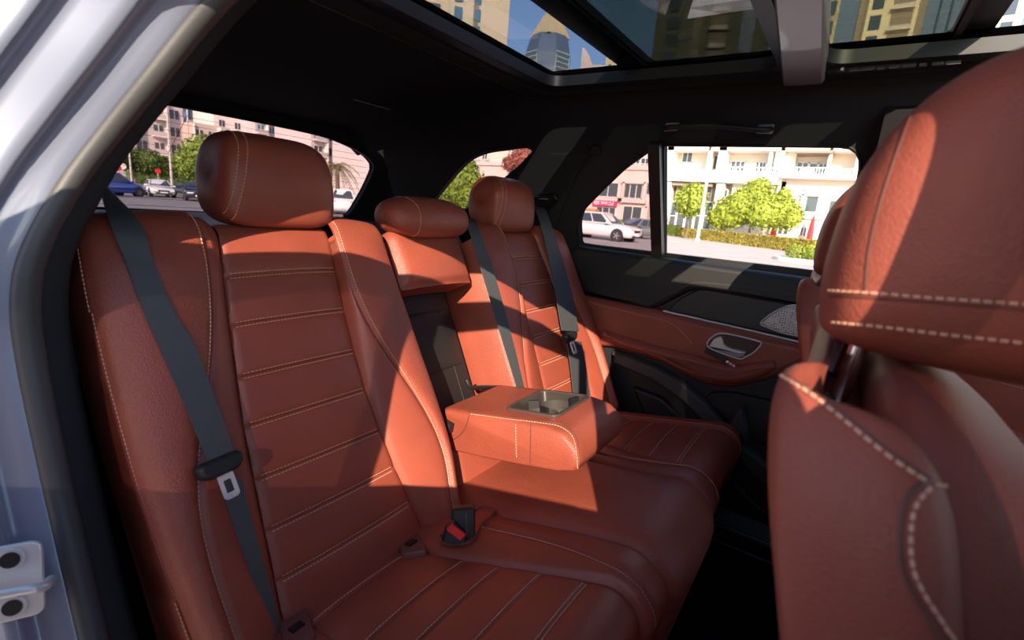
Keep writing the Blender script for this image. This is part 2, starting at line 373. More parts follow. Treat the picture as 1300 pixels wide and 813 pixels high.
ring('blind_rail', (RA[0] - 0.11, FA[1] + 0.08, RA[2] - 0.075, RA[3] + 0.10), (RA[0] - 0.055, FA[1] + 0.04, RA[2] - 0.03, RA[3] + 0.062), 0.350, 0.372, M_HEAD, ceil, 0.07, 0.05)
b = MB(); b.tube([(x, RA[3] + 0.115, 0.362 - 0.002) for x in np.linspace(-0.86, 0.6, 30)], 0.006, 6); b.tube([(-0.92, y, 0.36) for y in np.linspace(0.45, 1.40, 20)], 0.008, 6); b.build('edge_bead', M_SOFT, ceil)
# cross bar between the apertures
rows = []
for y in np.linspace(0.44, 1.40, 40):
    e = min(1.0, (1.40 - y) / 0.045, (y - 0.44) / 0.045); h = math.sqrt(max(0.02, 1 - (1 - e) ** 2)); t = (y - 0.44) / 0.96
    x0, x1 = -0.163 - 0.0776 * (y - 0.874), -0.094 - 0.046 * (y - 0.90); zb = 0.362 - 0.030 * h
    rows.append([(x0, y, 0.372), (x0 + 0.001, y, zb + 0.008), (x0 + 0.006, y, zb + 0.001), ((x0 + x1) / 2, y, zb), (x1 - 0.006, y, zb + 0.001), (x1 - 0.001, y, zb + 0.008), (x1, y, 0.372)])
b = MB(); b.grid(rows); b.cap(rows[0]); b.cap(rows[-1], True)
tag(b.build('roof_cross_bar', M_BAR, sharp=50), 'satin grey cross bar spanning the glass roof', 'roof bar', kind='structure')
# glass: fixed rear pane and the slid-back front panel above it
def roof_glass(name, a, z, mat, label, r=0.05):
    b = MB(); P = round_poly([(a[0], a[2]), (a[1], a[2]), (a[1], a[3]), (a[0], a[3])], r, 6)
    b.prism([(q[0], q[1], z) for q in P], (0, 0, 0.004)); o = b.build(name, mat, sharp=20); struct(o, label); return o
roof_glass('window_6', (RA[0] - 0.02, RA[1] + 0.02, RA[2] - 0.02, RA[3] + 0.02), 0.388, M_GLASS_ROOF, 'fixed rear pane of the glass roof')
sp = roof_glass('window_7', (-0.585, 0.125, 0.41, 1.43), 0.418, M_GLASS_ROOF2, 'front roof pane slid back over the fixed pane')
ring('panel_frame', (-0.60, 0.145, 0.395, 1.445), (-0.52, 0.085, 0.46, 1.385), 0.400, 0.417, M_BLACK, sp, 0.04, 0.05)
ring('panel_inner_lip', (-0.535, 0.10, 0.45, 1.395), (-0.525, 0.09, 0.46, 1.385), 0.394, 0.402, M_GREYTRIM, sp, 0.04, 0.05)
b = MB(); b.obox((-0.06, 1.345, 0.355), (0.10, 0, 0), (0, 0.012, 0), (0, 0, 0.006)); o = b.build('slide_rail', M_BLACK); struct(o, 'sliding rail of the roof panel')
b = MB()
for k in range(9): b.obox((-0.085 + 0.023 * k, 1.332, 0.350), (0.006 + 0.003 * (k % 3), 0, 0), (0, 0.003, 0), (0, 0, 0.003))
b.build('rail_slider', M_GREYTRIM, o)
b = MB(); b.tube([(-0.084, 1.330, 0.352), (-0.084, 1.324, 0.352)], 0.0032, 10); b.build('screw', M_SATIN, o)
# ---- rear end with the back window
def rear3(y, z, w=0.0): return (-1.95 + 0.35 * (z + 0.1) + w, y, z)
def Rr(px, py):
    P = on_plane((px, py), (-1.95, 0, -0.1), (1, 0, -0.35)); return (P[1], P[2])
half = [(YC, 0.236), (1.247, 0.232), (1.401, 0.216), (1.515, 0.187), (1.572, 0.155), (1.582, 0.132), (1.559, 0.04), (1.515, -0.065), (1.486, -0.092), (1.44, -0.10)]
rw = smooth_curve(half + [(2 * YC - q[0], q[1]) for q in half[::-1]][:-1], 120, True)
rw = np.stack([YC + (rw[:, 0] - YC) * 0.985, rw[:, 1]], 1)
b = MB(); holed_plate(b, [(0.1, -0.75), (1.74, -0.75), (1.74, -0.1), (1.6, 0.33), (0.24, 0.33), (0.1, -0.1)], [rw], rear3, -0.03, 0.0)
wrr = struct(b.build('wall_rear', M_HEAD, sharp=25), 'black inner face of the tailgate')
b = MB(); b.tube([rear3(q[0], q[1], 0.002) for q in rw], 0.006, 6, close=True); b.build('window_seal', M_BLACK, wrr)
b = MB(); b.prism([rear3(q[0], q[1], -0.016) for q in rw], (-0.004, 0, 0)); bw = b.build('window_8', M_GLASS_REAR, sharp=20); struct(bw, 'tinted back window with thin heating wires')
for k in range(13):
    z = -0.085 + 0.0245 * k; y1 = np.interp(z, [-0.1, -0.065, 0.04, 0.132, 0.187, 0.23], [1.43, 1.50, 1.545, 1.565, 1.50, 1.27]) - 0.012
    b = MB(); b.tube([rear3(2 * YC - y1, z, -0.012), rear3(y1, z, -0.012)], 0.00055, 4); b.build('heating_wire', M_BLACK, bw)
wp = [rear3(*Rr(240, 146), -0.010), rear3(*Rr(215, 195), -0.010)]
b = MB(); b.tube(wp, 0.0008, 4); b.build('antenna_wire', M_BLACK, bw)
# rear corner pillars between the side walls and the tailgate
for k_, f_ in ((6, far3), (7, near3)):
    fy = (lambda y: y) if k_ == 6 else (lambda y: 2 * YC - y); b = MB()
    b.grid([[f_(-1.80, -0.16), f_(-1.765, 0.05), f_(-1.74, 0.2), f_(-1.6, 0.33)], [(-1.90, fy(1.715), -0.16), (-1.845, fy(1.66), 0.05), (-1.80, fy(1.615), 0.2), (-1.72, fy(1.56), 0.345)], [(-1.985, fy(1.72), -0.16), (-1.91, fy(1.68), 0.05), (-1.85, fy(1.64), 0.2), (-1.79, fy(1.57), 0.36)]])
    struct(b.build('trim_%d' % k_, M_HEAD, sharp=60), ['black rear corner pillar on the far side', 'black rear corner pillar on the near side'][k_ - 6])
# bright lamp edge on the headliner above the back window
b = MB(); b.tube([(-1.45, 1.13 + 0.16 * t, zc(-1.45, 1.13) - 0.004) for t in (0, 1)], 0.0016, 6)
struct(b.build('trim_2', M_SATIN), 'thin bright strip on the headliner above the back window')
# luggage cover and floor behind the seats
b = MB(); rows = []
for x in np.linspace(-1.93, -0.98, 14): rows.append([(x, y, -0.105 + 0.012 * math.sin(6 * (x + 1)) * math.exp(-((y - 0.9) / 0.5) ** 2) - (0.02 if x < -1.9 else 0)) for y in np.linspace(0.18, 1.66, 20)])
b.grid(rows); rows2 = [[(p[0], p[1], p[2] - 0.02) for p in r[::-1]] for r in rows]; b.grid(rows2)
tag(b.build('luggage_cover', plain('navy black cover', (0.018, 0.022, 0.035), 0.6, bump=(600, 0.3, 0.001)), sharp=60), 'dark luggage cover behind the rear seats', 'luggage cover')
b = MB(); b.box(-1.9, 1.3, 0.14, 1.70, -0.99, -0.96); fl = struct(b.build('floor', M_CARPET), 'black carpeted car floor')
b = MB(); rows = [[(x, y, z) for y in (0.15, 1.69)] for x, z in ((-1.9, -0.6), (-0.9, -0.6), (-0.62, -0.78), (-0.42, -0.80), (-0.40, -0.965))]; b.grid(rows); struct(b.build('trim_3', M_CARPET), 'carpeted step under the rear bench')
b = MB(); b.box(-1.95, 1.3, 1.69, 1.72, -1.0, -0.10); struct(b.build('wall_left_lower', M_SOFT), 'lower far side of the cabin')
b = MB(); b.box(-1.95, -0.80, 0.13, 0.155, -1.0, -0.14); struct(b.build('wall_right_lower', M_CARPET), 'black trim beside the near rear seat')
# rubber floor mat on the far foot well
b = MB(); M4 = [(0.42, 0.99), (0.42, 1.56), (-0.28, 1.56), (-0.28, 0.99)]
pad_plate(b, round_poly([(-0.335, 0.98), (0.42, 0.98), (0.42, 1.50), (-0.335, 1.50)], 0.03), lambda u, v, w: (u, v, -0.958 + w), 0.012, 0.004)
mat = tag(b.build('floor_mat', M_CARPET2, sharp=30), 'black pile floor mat with bound edge in the far foot well', 'floor mat')
loop = round_poly([(-0.335, 0.98), (0.42, 0.98), (0.42, 1.50), (-0.335, 1.50)], 0.03); b = MB(); b.tube([(q[0], q[1], -0.946) for q in loop], 0.0045, 6, close=True); b.build('binding', plain('mat binding', (0.07, 0.07, 0.075), 0.7), mat)
M_RIB = plain('sill rib', (0.12, 0.12, 0.125), 0.35)
# door sill with ribs, far side
b = MB(); pad_plate(b, round_poly([(-0.36, 1.535), (1.0, 1.535), (1.0, 1.66), (-0.36, 1.66)], 0.01), lambda u, v, w: (u, v, -0.93 + w), 0.02, 0.008, base=-0.02)
sill = tag(b.build('door_sill', M_BLACK, sharp=30), 'ribbed black door sill at the far foot well', 'door sill', kind='structure')
for k in range(5):
    b = MB(); b.obox((0.3, 1.550 + 0.019 * k, -0.908), (0.62, 0, 0), (0, 0.0035, 0), (0, 0, 0.003)); b.build('sill_rib', M_RIB, sill)
b = MB(); c = on_y((938, 622), 1.645); b.obox(c, (0.018, 0, 0), (0, 0.004, 0), (0, 0, 0.008)); tag(b.build('reflector', M_RED), 'small red reflector at the far door sill', 'reflector')
# far front seat-side: centre tunnel
b = MB(); pad_plate(b, round_poly([(-0.30, 0.80), (1.0, 0.80), (1.0, 1.04), (-0.30, 1.04)], 0.03), lambda u, v, w: (u, v, -0.965 + w), 0.10, 0.04); struct(b.build('trim_4', M_CARPET, sharp=30), 'carpeted centre tunnel')

# ================================================================== NEAR DOORWAY: painted body flange and rubber seal
seal_path = [(-0.16, 0.392, 0.318), (-0.38, 0.388, 0.31), (-0.52, 0.375, 0.285), (-0.60, 0.355, 0.25), (-0.665, 0.325, 0.195), (-0.715, 0.285, 0.118), (-0.752, 0.25, 0.053), (-0.776, 0.214, -0.012), (-0.785, 0.176, -0.092), (-0.788, 0.163, -0.150), (-0.785, 0.160, -0.215), (-0.76, 0.160, -0.322), (-0.713, 0.160, -0.457), (-0.669, 0.160, -0.566), (-0.60, 0.160, -0.70), (-0.5, 0.16, -0.82), (-0.36, 0.16, -0.88), (-0.1, 0.16, -0.89), (0.12, 0.16, -0.89)]
SP = smooth_curve(seal_path, 120)
T = np.gradient(SP, axis=0); T /= np.linalg.norm(T, axis=1, keepdims=True)
OUT = np.stack([T[:, 2], np.zeros(len(T)), -T[:, 0]], 1)   # away from the opening, in the side plane
sg = np.sign((OUT[60] @ np.array([-1, 0, 0]))); OUT *= sg
def ring_at(o, y):
    out = []
    for i in range(len(SP)):      # roof edge above the doorway is shaped low outside to shade the seat tops
        w = min(1.0, max(0.0, (SP[i][2] - 0.19) / 0.10)) if i < 40 else 0.0; w = w * w * (3 - 2 * w)
        oo = o * (1 - w) + min(o, -0.035 if y < -0.05 else o) * w; out.append(SP[i] + oo * OUT[i] + np.array([0, y, 0]))
    return out
doorway = thing('car_body', 'silver painted body round the open rear doorway', 'car body', (-0.8, 0.05, -0.9)); doorway['kind'] = 'structure'
b = MB(); rows = []
for i in range(len(SP)):
    row = []
    for a in np.linspace(-0.6, math.pi * 1.25, 12):
        row.append(SP[i] + np.array([0, -0.013, 0]) + 0.013 * (math.cos(a) * np.array([0, 1.15, 0]) - math.sin(a) * OUT[i] * 1.0))
    rows.append(row)
b.grid(rows); b.build('door_seal', M_RUBBER, doorway, sharp=60)
b = MB(); b.grid(list(zip(ring_at(-0.004, -0.006), ring_at(0.0, 0.02), ring_at(0.03, 0.034), ring_at(0.10, 0.045)))); b.build('pillar_trim', M_HEAD, doorway, sharp=60)
prof = [(-0.002, -0.020), (-0.002, -0.030), (0.004, -0.040), (0.010, -0.052), (0.012, -0.060), (0.006, -0.066), (0.004, -0.072), (0.012, -0.082), (0.030, -0.098), (0.040, -0.108), (0.038, -0.116), (0.034, -0.124), (0.040, -0.132), (0.075, -0.150), (0.13, -0.168), (0.22, -0.175)]
b = MB(); b.grid(list(zip(*[ring_at(*q) for q in [(0.03, 0.03)] + prof]))); b.build('painted_flange', M_PAINT, doorway, sharp=75)
# lock striker on the painted flange
sc = on_x((12, 741), -0.705); st = thing('door_striker', 'steel door lock striker bolted to the silver body', 'striker', tuple(sc))
nrm = unit(vec(0.86, -0.45, 0.22)); tdir = unit(np.cross(nrm, vec(0, 0, 1))); upv = np.cross(tdir, nrm)
def st3(u, v, w): return sc + tdir * u + upv * v + nrm * w
b = MB(); P = round_poly([(-0.03, -0.042), (0.016, -0.042), (0.030, -0.018), (0.030, 0.02), (0.016, 0.044), (-0.03, 0.044)], 0.012)
pad_plate(b, P, st3, 0.004, 0.002); b.build('plate', M_STEEL, st, sharp=30)
for v in (-0.026, 0.028):
    b = MB(); b.tube([st3(-0.003, v, 0.002), st3(-0.003, v, 0.0055)], 0.0125, 20); b.build('bolt_washer', M_STEEL, st)
    b = MB(); b.tube([st3(-0.003, v, 0.004), st3(-0.003, v, 0.0062)], 0.009, 18); b.build('bolt', M_BLACK, st)
b = MB(); b.tube(smooth_curve([st3(-0.035, -0.006, 0.0), st3(-0.034, -0.004, 0.02), st3(-0.02, 0.0, 0.026), st3(0.024, 0.002, 0.024), st3(0.030, 0.003, 0.0)], 24), 0.0055, 10); b.build('loop', M_STEEL, st)
# ================================================================== REAR SEATS
PROF_BACK = [None]
class Prof:
    """side profile (x, z) swept across the car; side = +1 puts the normal to the left of travel"""
    def __init__(s, pts, side):
        s.P = resample(np.array(pts, float), 400); s.d = np.r_[0, np.cumsum(np.linalg.norm(np.diff(s.P, axis=0), axis=1))]; s.L = s.d[-1]
        T = np.gradient(s.P, axis=0); T /= np.linalg.norm(T, axis=1, keepdims=True); s.N = np.stack([-T[:, 1], T[:, 0]], 1) * side; s.T = T
    def at(s, t):
        if t < 0:
            p = s.P[0] + s.T[0] * t; n = s.N[0]
        else:
            p = np.array([np.interp(t, s.d, s.P[:, 0]), np.interp(t, s.d, s.P[:, 1])]); n = unit([np.interp(t, s.d, s.N[:, 0]), np.interp(t, s.d, s.N[:, 1])])
        return np.array([p[0], 0, p[1]]), np.array([n[0], 0, n[1]])
def curve_of(pairs):
    P = sorted(pairs); t = [q[0] for q in P]; y = [q[1] for q in P]
    tt = np.linspace(t[0], t[-1], 60)
    # monotone-ish smoothing of a polyline
    yy = np.interp(tt, t, y); k = np.ones(9) / 9; ys = np.convolve(np.r_[[yy[0]] * 4, yy, [yy[-1]] * 4], k, 'valid')
    return lambda q: float(np.interp(q, tt, ys))
def usamp(n):
    u = np.linspace(0, 1, n); return 0.5 * u + 0.5 * (0.5 - 0.5 * np.cos(np.pi * u))
def make_patch(name, prof, t0, t1, L, R, dL, dR, bulge, mat, parent, nu=26, ntt=60, groove=0.006, gw=0.006, skirt=0.05, endgroove=True, tbulge=0.0, extra=None, pw=2.4):
    dLf = dL if callable(dL) else (lambda t: dL); dRf = dR if callable(dR) else (lambda t: dR)
    def S(u, t, lift=0.0):
        P, N = prof.at(t); a, c = L(t), R(t); w = abs(c - a)
        fade = 1 - 0.8 * min(1.0, max(0.0, (t - (STOP - 0.05)) / 0.07)) if prof is PROF_BACK[0] else 1.0
        d = dLf(t) * (1 - u) + dRf(t) * u + fade * bulge * (1 - abs(2 * u - 1) ** pw)
        e = min(u, 1 - u) * w
        g = groove * math.exp(-(e / gw) ** 2)
        if endgroove:
            et = min(t - t0, t1 - t); g = max(g, groove * math.exp(-(max(et, 0) / gw) ** 2))
            if tbulge: d += tbulge * (1 - abs(2 * (t - t0) / (t1 - t0) - 1) ** 3)
        y = a + (c - a) * u
        if extra: d += extra(y, t)
        return P + np.array([0, y, 0]) + N * (d - g + lift)
    us = usamp(nu); ts = t0 + (t1 - t0) * usamp(ntt) if endgroove else np.linspace(t0, t1, ntt)
    rows = [[S(u, t) for u in us] for t in ts]
    b = MB(); b.grid(rows)
    loop = rows[0] + [r[-1] for r in rows[1:]] + rows[-1][-2::-1] + [r[0] for r in rows[-2:0:-1]]
    nl = [prof.at(ts[0])[1]] * nu + [prof.at(t)[1] for t in ts[1:]] + [prof.at(ts[-1])[1]] * (nu - 1) + [prof.at(t)[1] for t in ts[-2:0:-1]]
    low = [p - n * skirt for p, n in zip(loop, nl)]
    b.grid([low, loop], cu=True); b.cap(low)
    # turn faces outward if needed
    o = b.build(name, mat, parent, sharp=55)
    return S, o
def fix_normals(o):
    import bmesh
    bm = bmesh.new(); bm.from_mesh(o.data); bmesh.ops.remove_doubles(bm, verts=bm.verts, dist=1e-5); bmesh.ops.recalc_face_normals(bm, faces=bm.faces); bm.to_mesh(o.data); bm.free(); o.data.shade_smooth(); o.data.set_sharp_from_angle(angle=math.radians(55))
def seam(S, us, ts, n=60, **k):
    us = us if hasattr(us, '__len__') else (us, us); ts = ts if hasattr(ts, '__len__') else (ts, ts)
    U = np.linspace(us[0], us[1], n); Tt = np.linspace(ts[0], ts[1], n)
    P = [S(u, t) for u, t in zip(U, Tt)]; N = []
    for u, t in zip(U, Tt):
        e = 1e-3; a = np.array(S(min(u + 0.02, 1), t)) - np.array(S(max(u - 0.02, 0), t)); c = np.array(S(u, t + e)) - np.array(S(u, t - e)); m = unit(np.cross(a, c)); N.append(m if m[0] * 0.8 + m[2] * 0.6 > 0 else -m)
    return P, N
# back profile: from the bite up the backrest, over the top, rearward
BB = vec(-0.6, 0, -0.65); BE = vec(-0.438, 0, 0.899); BN = vec(0.899, 0, 0.438); STOP = 0.625
pts = [(BB + BE * s)[[0, 2]] for s in np.linspace(0, STOP, 40)]
c0 = BB + BE * STOP - BN * 0.035
for a in np.linspace(0, 1.75, 16)[1:]: pts.append((c0 + 0.035 * (math.cos(a) * BN + math.sin(a) * BE))[[0, 2]])
last = np.array(pts[-1]); dirn = unit(np.array(pts[-1]) - np.array(pts[-2]))
for s in (0.03, 0.06, 0.09): pts.append(last + dirn * s)
BACK = Prof(pts, -1); PROF_BACK[0] = BACK
def bk(pl, d=0.0):
    out = []
    for p in pl:
        P = on_plane(p, BB + BN * d, BN); out.append(((P - BB) @ BE, P[1]))
    return curve_of(out)
def mir(f): return lambda t: 2 * YC - f(t)
outer_edge = bk([(92, 296), (94, 330), (105, 380), (130, 470), (158, 570), (195, 690), (232, 813), (245, 850)], -0.01)
welt = bk([(100, 290), (104, 330), (116, 395), (132, 470), (160, 575), (179, 637), (212, 730), (243, 813), (258, 850)], 0.012)
curveA = bk([(258, 288), (267, 330), (273, 400), (269, 470), (256, 560), (251, 610), (258, 680), (278, 750), (301, 812), (312, 850)], 0.022)
insL = bk([(277, 288), (282, 320), (289, 390), (298, 450), (310, 540), (330, 640), (352, 745), (362, 800)], 0.0)
insR = bk([(414, 288), (424, 330), (438, 400), (452, 455), (472, 520), (495, 580), (525, 648), (545, 690)], 0.0)
curveB = bk([(423, 288), (432, 320), (447, 370), (475, 425), (510, 475), (540, 520), (562, 565), (572, 615), (573, 640)], 0.026)
inner_edge = bk([(486, 290), (495, 320), (510, 365), (532, 430), (555, 500), (572, 560), (580, 612), (582, 630)], 0.016)
seam_px = [((291, 349), (415, 343)), ((296, 412), (430, 394)), ((301, 480), (446, 446)), ((312, 543), (464, 494)), ((326, 610), (481, 547)), ((341, 673), (501, 596)), ((357, 737), (520, 641))]
def s_of(p, d=0.008): P = on_plane(p, BB + BN * d, BN); return (P - BB) @ BE
SEAMS = sorted([0.5 * (s_of(a) + s_of(c)) for a, c in seam_px])
TOPT = STOP + 0.105
def outer_seat(side):
    """side 0: seat by the open door; side 1: its mirror image by the far door"""
    M = (lambda f: f) if side == 0 else mir
    lab = ['brown leather outer rear seat back nearest the open doorway', 'brown leather outer rear seat back beside the far door'][side]
    y0 = M(lambda t: 0.5)(0)
    t = thing('rear_seat_back', lab, 'seat back', (-0.72, y0, -0.62), group='rear seat backs')
    st = MB()
    S, o = make_patch('side_gusset', BACK, -0.02, TOPT, M(lambda q: outer_edge(q)), M(welt), -0.012, 0.012, 0.006, M_GRAIN, t, nu=12, ntt=90, groove=0.004, gw=0.004, skirt=0.10); fix_normals(o)
    P, N = seam(S, 0.72, (-0.02, TOPT - 0.07), 120); stitch_line(st, P, N)
    S, o = make_patch('outer_bolster', BACK, -0.02, TOPT, M(welt), M(curveA), 0.010, 0.024, 0.020, M_GRAIN, t, nu=30, ntt=90, groove=0.006, skirt=0.10); fix_normals(o)
    P, N = seam(S, 0.945, (0.0, TOPT - 0.08), 120); stitch_line(st, P, N)
    S, o = make_patch('inner_strip', BACK, -0.02, TOPT, M(curveA), M(insL), 0.022, 0.000, 0.003, M_SMOOTH, t, nu=14, ntt=90, groove=0.005, skirt=0.10); fix_normals(o)
    ts = [-0.02] + SEAMS + [TOPT]
    for i in range(len(ts) - 1):
        S, o = make_patch('insert_panel', BACK, ts[i], ts[i + 1], M(insL), M(insR), 0.0, 0.0, 0.009, M_SMOOTH, t, nu=24, ntt=22 if i < len(ts) - 2 else 40, groove=0.003, gw=0.0035, skirt=0.08, tbulge=0.0022); fix_normals(o)
        if i > 0: P, N = seam(S, (0.03, 0.97), ts[i] + 0.0045); stitch_line(st, P, N)
        if i < len(ts) - 2: P, N = seam(S, (0.03, 0.97), ts[i + 1] - 0.0045); stitch_line(st, P, N)
    S, o = make_patch('inner_bolster', BACK, -0.02, TOPT, M(insR), M(curveB), 0.0, 0.028, 0.010, M_SMOOTH, t, nu=20, ntt=90, groove=0.005, skirt=0.09); fix_normals(o)
    S, o = make_patch('inner_wing', BACK, -0.02, TOPT, M(curveB), M(inner_edge), 0.026, 0.012, 0.012, M_GRAIN, t, nu=20, ntt=90, groove=0.006, skirt=0.15); fix_normals(o)
    P, N = seam(S, 0.07, (0.0, TOPT - 0.085), 120); stitch_line(st, P, N)
    w = st.build('stitching', M_THREAD, t, smooth=False); w['kind'] = 'stuff'
    # back shell so that the seat has depth from every side
    b = MB(); ya, yb = (0.27, 0.755) if side == 0 else (2 * YC - 0.755, 2 * YC - 0.27)
    q = [BB + BE * 0.01 - BN * 0.03, BB + BE * 0.60 - BN * 0.04, BB + BE * 0.60 - BN * 0.13, BB + BE * 0.01 - BN * 0.13]
    b.prism([p + np.array([0, ya, 0]) for p in q], (0, yb - ya, 0)); b.build('back_shell', M_CARPET, t, sharp=30)
    return t
seatN = outer_seat(0); seatF = outer_seat(1)
# headrests: side profile lofted across, rounded at the ends
def headrest(name, parent, prof, yc, hw, mat, p=2.6, nv=34, top_narrow=0.0, lean=0.0, nz=60):
    P = smooth_curve(prof, nz, closed=True); c = P.mean(0); b = MB(); rows = []
    zmin, zmax = P[:, 1].min(), P[:, 1].max()
    vs = np.sin(np.linspace(-math.pi / 2, math.pi / 2, nv))
    for v in vs:
        f = (1 - abs(v) ** p) ** (1 / p) if abs(v) < 1 else 0.0
        f = max(f, 0.03); row = []
        for q in P:
            hh = (q[1] - zmin) / (zmax - zmin); k = 1 - top_narrow * hh ** 2
            r = c + (q - c) * f
            row.append((r[0], yc + v * hw * k, r[1]))
        rows.append(row)
    b.grid(rows, cu=True); b.cap(rows[0]); b.cap(rows[-1], True)
    o = b.build(name, mat, parent, sharp=80); fix_normals(o); o.data.set_sharp_from_angle(angle=math.radians(80))
    def S(v, k):
        f = max((1 - abs(v) ** p) ** (1 / p), 0.03); q = P[int(k) % nz]; hh = (q[1] - zmin) / (zmax - zmin)
        r = c + (q - c) * f; return np.array([r[0], yc + v * hw * (1 - top_narrow * hh ** 2), r[1]]), unit([q[0] - c[0], 0.5 * v, q[1] - c[1]])
    return S, o
HRP = [(-0.900, -0.068), (-0.870, -0.062), (-0.863, -0.02), (-0.866, 0.03), (-0.882, 0.075), (-0.92, 0.096), (-0.965, 0.094), (-0.995, 0.07), (-1.005, 0.02), (-0.990, -0.045), (-0.95, -0.068)]
for side, st_ in ((0, seatN), (1, seatF)):
    yc = 0.534 if side == 0 else 2 * YC - 0.534
    S, o = headrest('headrest', st_, HRP, yc, 0.113, M_SMOOTH, 5.0, top_narrow=0.08)
    b = MB()
    for va, vb in ((-0.95, -0.62), (-0.86, -0.45)):
        pn = [S(va + (vb - va) * (k - 3) / 27.0, k) for k in range(3, 31)]; stitch_line(b, [q[0] for q in pn], [q[1] for q in pn], 0.0062)
    w = b.build('stitching', M_THREAD, o, smooth=False); w['kind'] = 'stuff'
    for dy in (-0.05, 0.05):
        b = MB(); b.tube([(-0.93, yc + dy, -0.12), (-0.935, yc + dy, -0.04)], 0.006, 10); b.build('post', M_CHROME, st_)
# ---- centre section
cs = thing('center_seat_back', 'narrow brown leather center seat back with low headrest', 'seat back', (-0.75, YC, -0.6), group='rear seat backs')
cl = lambda t: 0.792; cr = lambda t: 1.048
st = MB()
S, o = make_patch('top_pad', BACK, 0.505, TOPT, cl, cr, -0.005, -0.005, 0.018, M_GRAIN, cs, nu=30, ntt=40, groove=0.014, gw=0.014, skirt=0.09); fix_normals(o)
REC = lambda t: -0.075
S, o = make_patch('recess_back', BACK, -0.02, 0.52, lambda t: 0.80, lambda t: 1.04, -0.115, -0.115, 0.0, M_SOFT, cs, nu=10, ntt=20, groove=0.0, skirt=0.04); fix_normals(o)
P, N = seam(S, 0.80, (0.1, 0.46)); stitch_line(st, P, N)
S, o = make_patch('recess_flap', BACK, 0.30, 0.46, lambda t: 0.81, lambda t: 1.03, -0.110, -0.110, 0.004, M_SOFT, cs, nu=10, ntt=20, groove=0.003, skirt=0.01); fix_normals(o)
S, o = make_patch('lower_pad', BACK, -0.02, 0.13, lambda t: 0.795, lambda t: 1.045, -0.02, -0.02, 0.012, M_GRAIN, cs, nu=24, ntt=24, groove=0.012, gw=0.012, skirt=0.06); fix_normals(o)
w = st.build('stitching', plain('dark grey thread', (0.07, 0.06, 0.06), 0.8), cs, smooth=False); w['kind'] = 'stuff'
HRC = [(-0.885, -0.085), (-0.845, -0.078), (-0.832, -0.045), (-0.845, -0.008), (-0.885, 0.012), (-0.935, 0.010), (-0.968, -0.015), (-0.97, -0.055), (-0.94, -0.082)]
S, o = headrest('headrest', cs, HRC, 0.925, 0.138, M_GRAIN, 2.8)
b = MB(); pn = [S(-0.56, k) for k in range(3, 40)]; stitch_line(b, [q[0] for q in pn], [q[1] for q in pn], 0.0062); w = b.build('stitching', M_THREAD, o, smooth=False); w['kind'] = 'stuff'
for dy in (-0.04, 0.04):
    b = MB(); b.tube([(-0.905, 0.925 + dy, -0.13), (-0.91, 0.925 + dy, -0.05)], 0.006, 10); b.build('post', M_CHROME, cs)

# ---- bench cushion
pts = [(-0.635, -0.6571), (-0.6, -0.65)]
for x in np.linspace(-0.55, -0.225, 14): pts.append((x, -0.65 + 0.204 * (x + 0.6)))
c0 = np.array([-0.222, -0.5725]) + np.array([0.2, -0.98]) * 0.062
for a in np.linspace(0, math.pi / 2 + 0.05, 16)[1:]:
    d = np.array([-0.2 * math.cos(a) + 0.98 * math.sin(a), 0.98 * math.cos(a) + 0.2 * math.sin(a)]); pts.append(c0 + 0.062 * d)
last = np.array(pts[-1]); 
for s in (0.05, 0.1, 0.2, 0.27): pts.append(last + np.array([-0.18, -0.98]) * s)
CUSH = Prof(pts, 1)
CN = unit(vec(-0.2, 0, 0.98)); CB = vec(-0.6, 0, -0.65); CE = unit(vec(0.98, 0, 0.2)); T0 = 0.0357
def ck(pl, d=0.0):
    out = []
    for p in pl:
        P = on_plane(p, CB + CN * d, CN); out.append(((P - CB) @ CE + T0, P[1]))
    return out
def cside(pl, y_end, d=0.0):
    q = ck(pl, d); return curve_of(q + [(0.0, q[0][1]), (CUSH.L * 0.62, y_end), (CUSH.L, y_end)])
c_insR = cside([(535, 700), (600, 710), (690, 725), (790, 742)], 0.665, 0.0)
c_st = cside([(575, 655), (615, 668), (660, 678), (710, 690), (770, 714), (815, 738)], 0.70, 0.012)
c_mid = cside([(572, 636), (640, 655), (700, 666), (780, 684)], 0.765, 0.012)
c_out = lambda t: 0.25
c_insL = lambda t: 0.375
CT1 = CUSH.L
bench = thing('rear_bench_cushion', 'brown leather rear bench cushion with orange stitching', 'seat cushion', (-0.4, YC, -0.93))
st = MB()
def lat_t(a, c, d=0.0): return 0.5 * sum(q[0] for q in ck([a, c], d))
cse = sorted([lat_t((410, 785), (530, 692)), lat_t((470, 812), (583, 715)), lat_t((537, 812), (630, 722)), lat_t((615, 812), (680, 731)), lat_t((693, 812), (738, 738))])
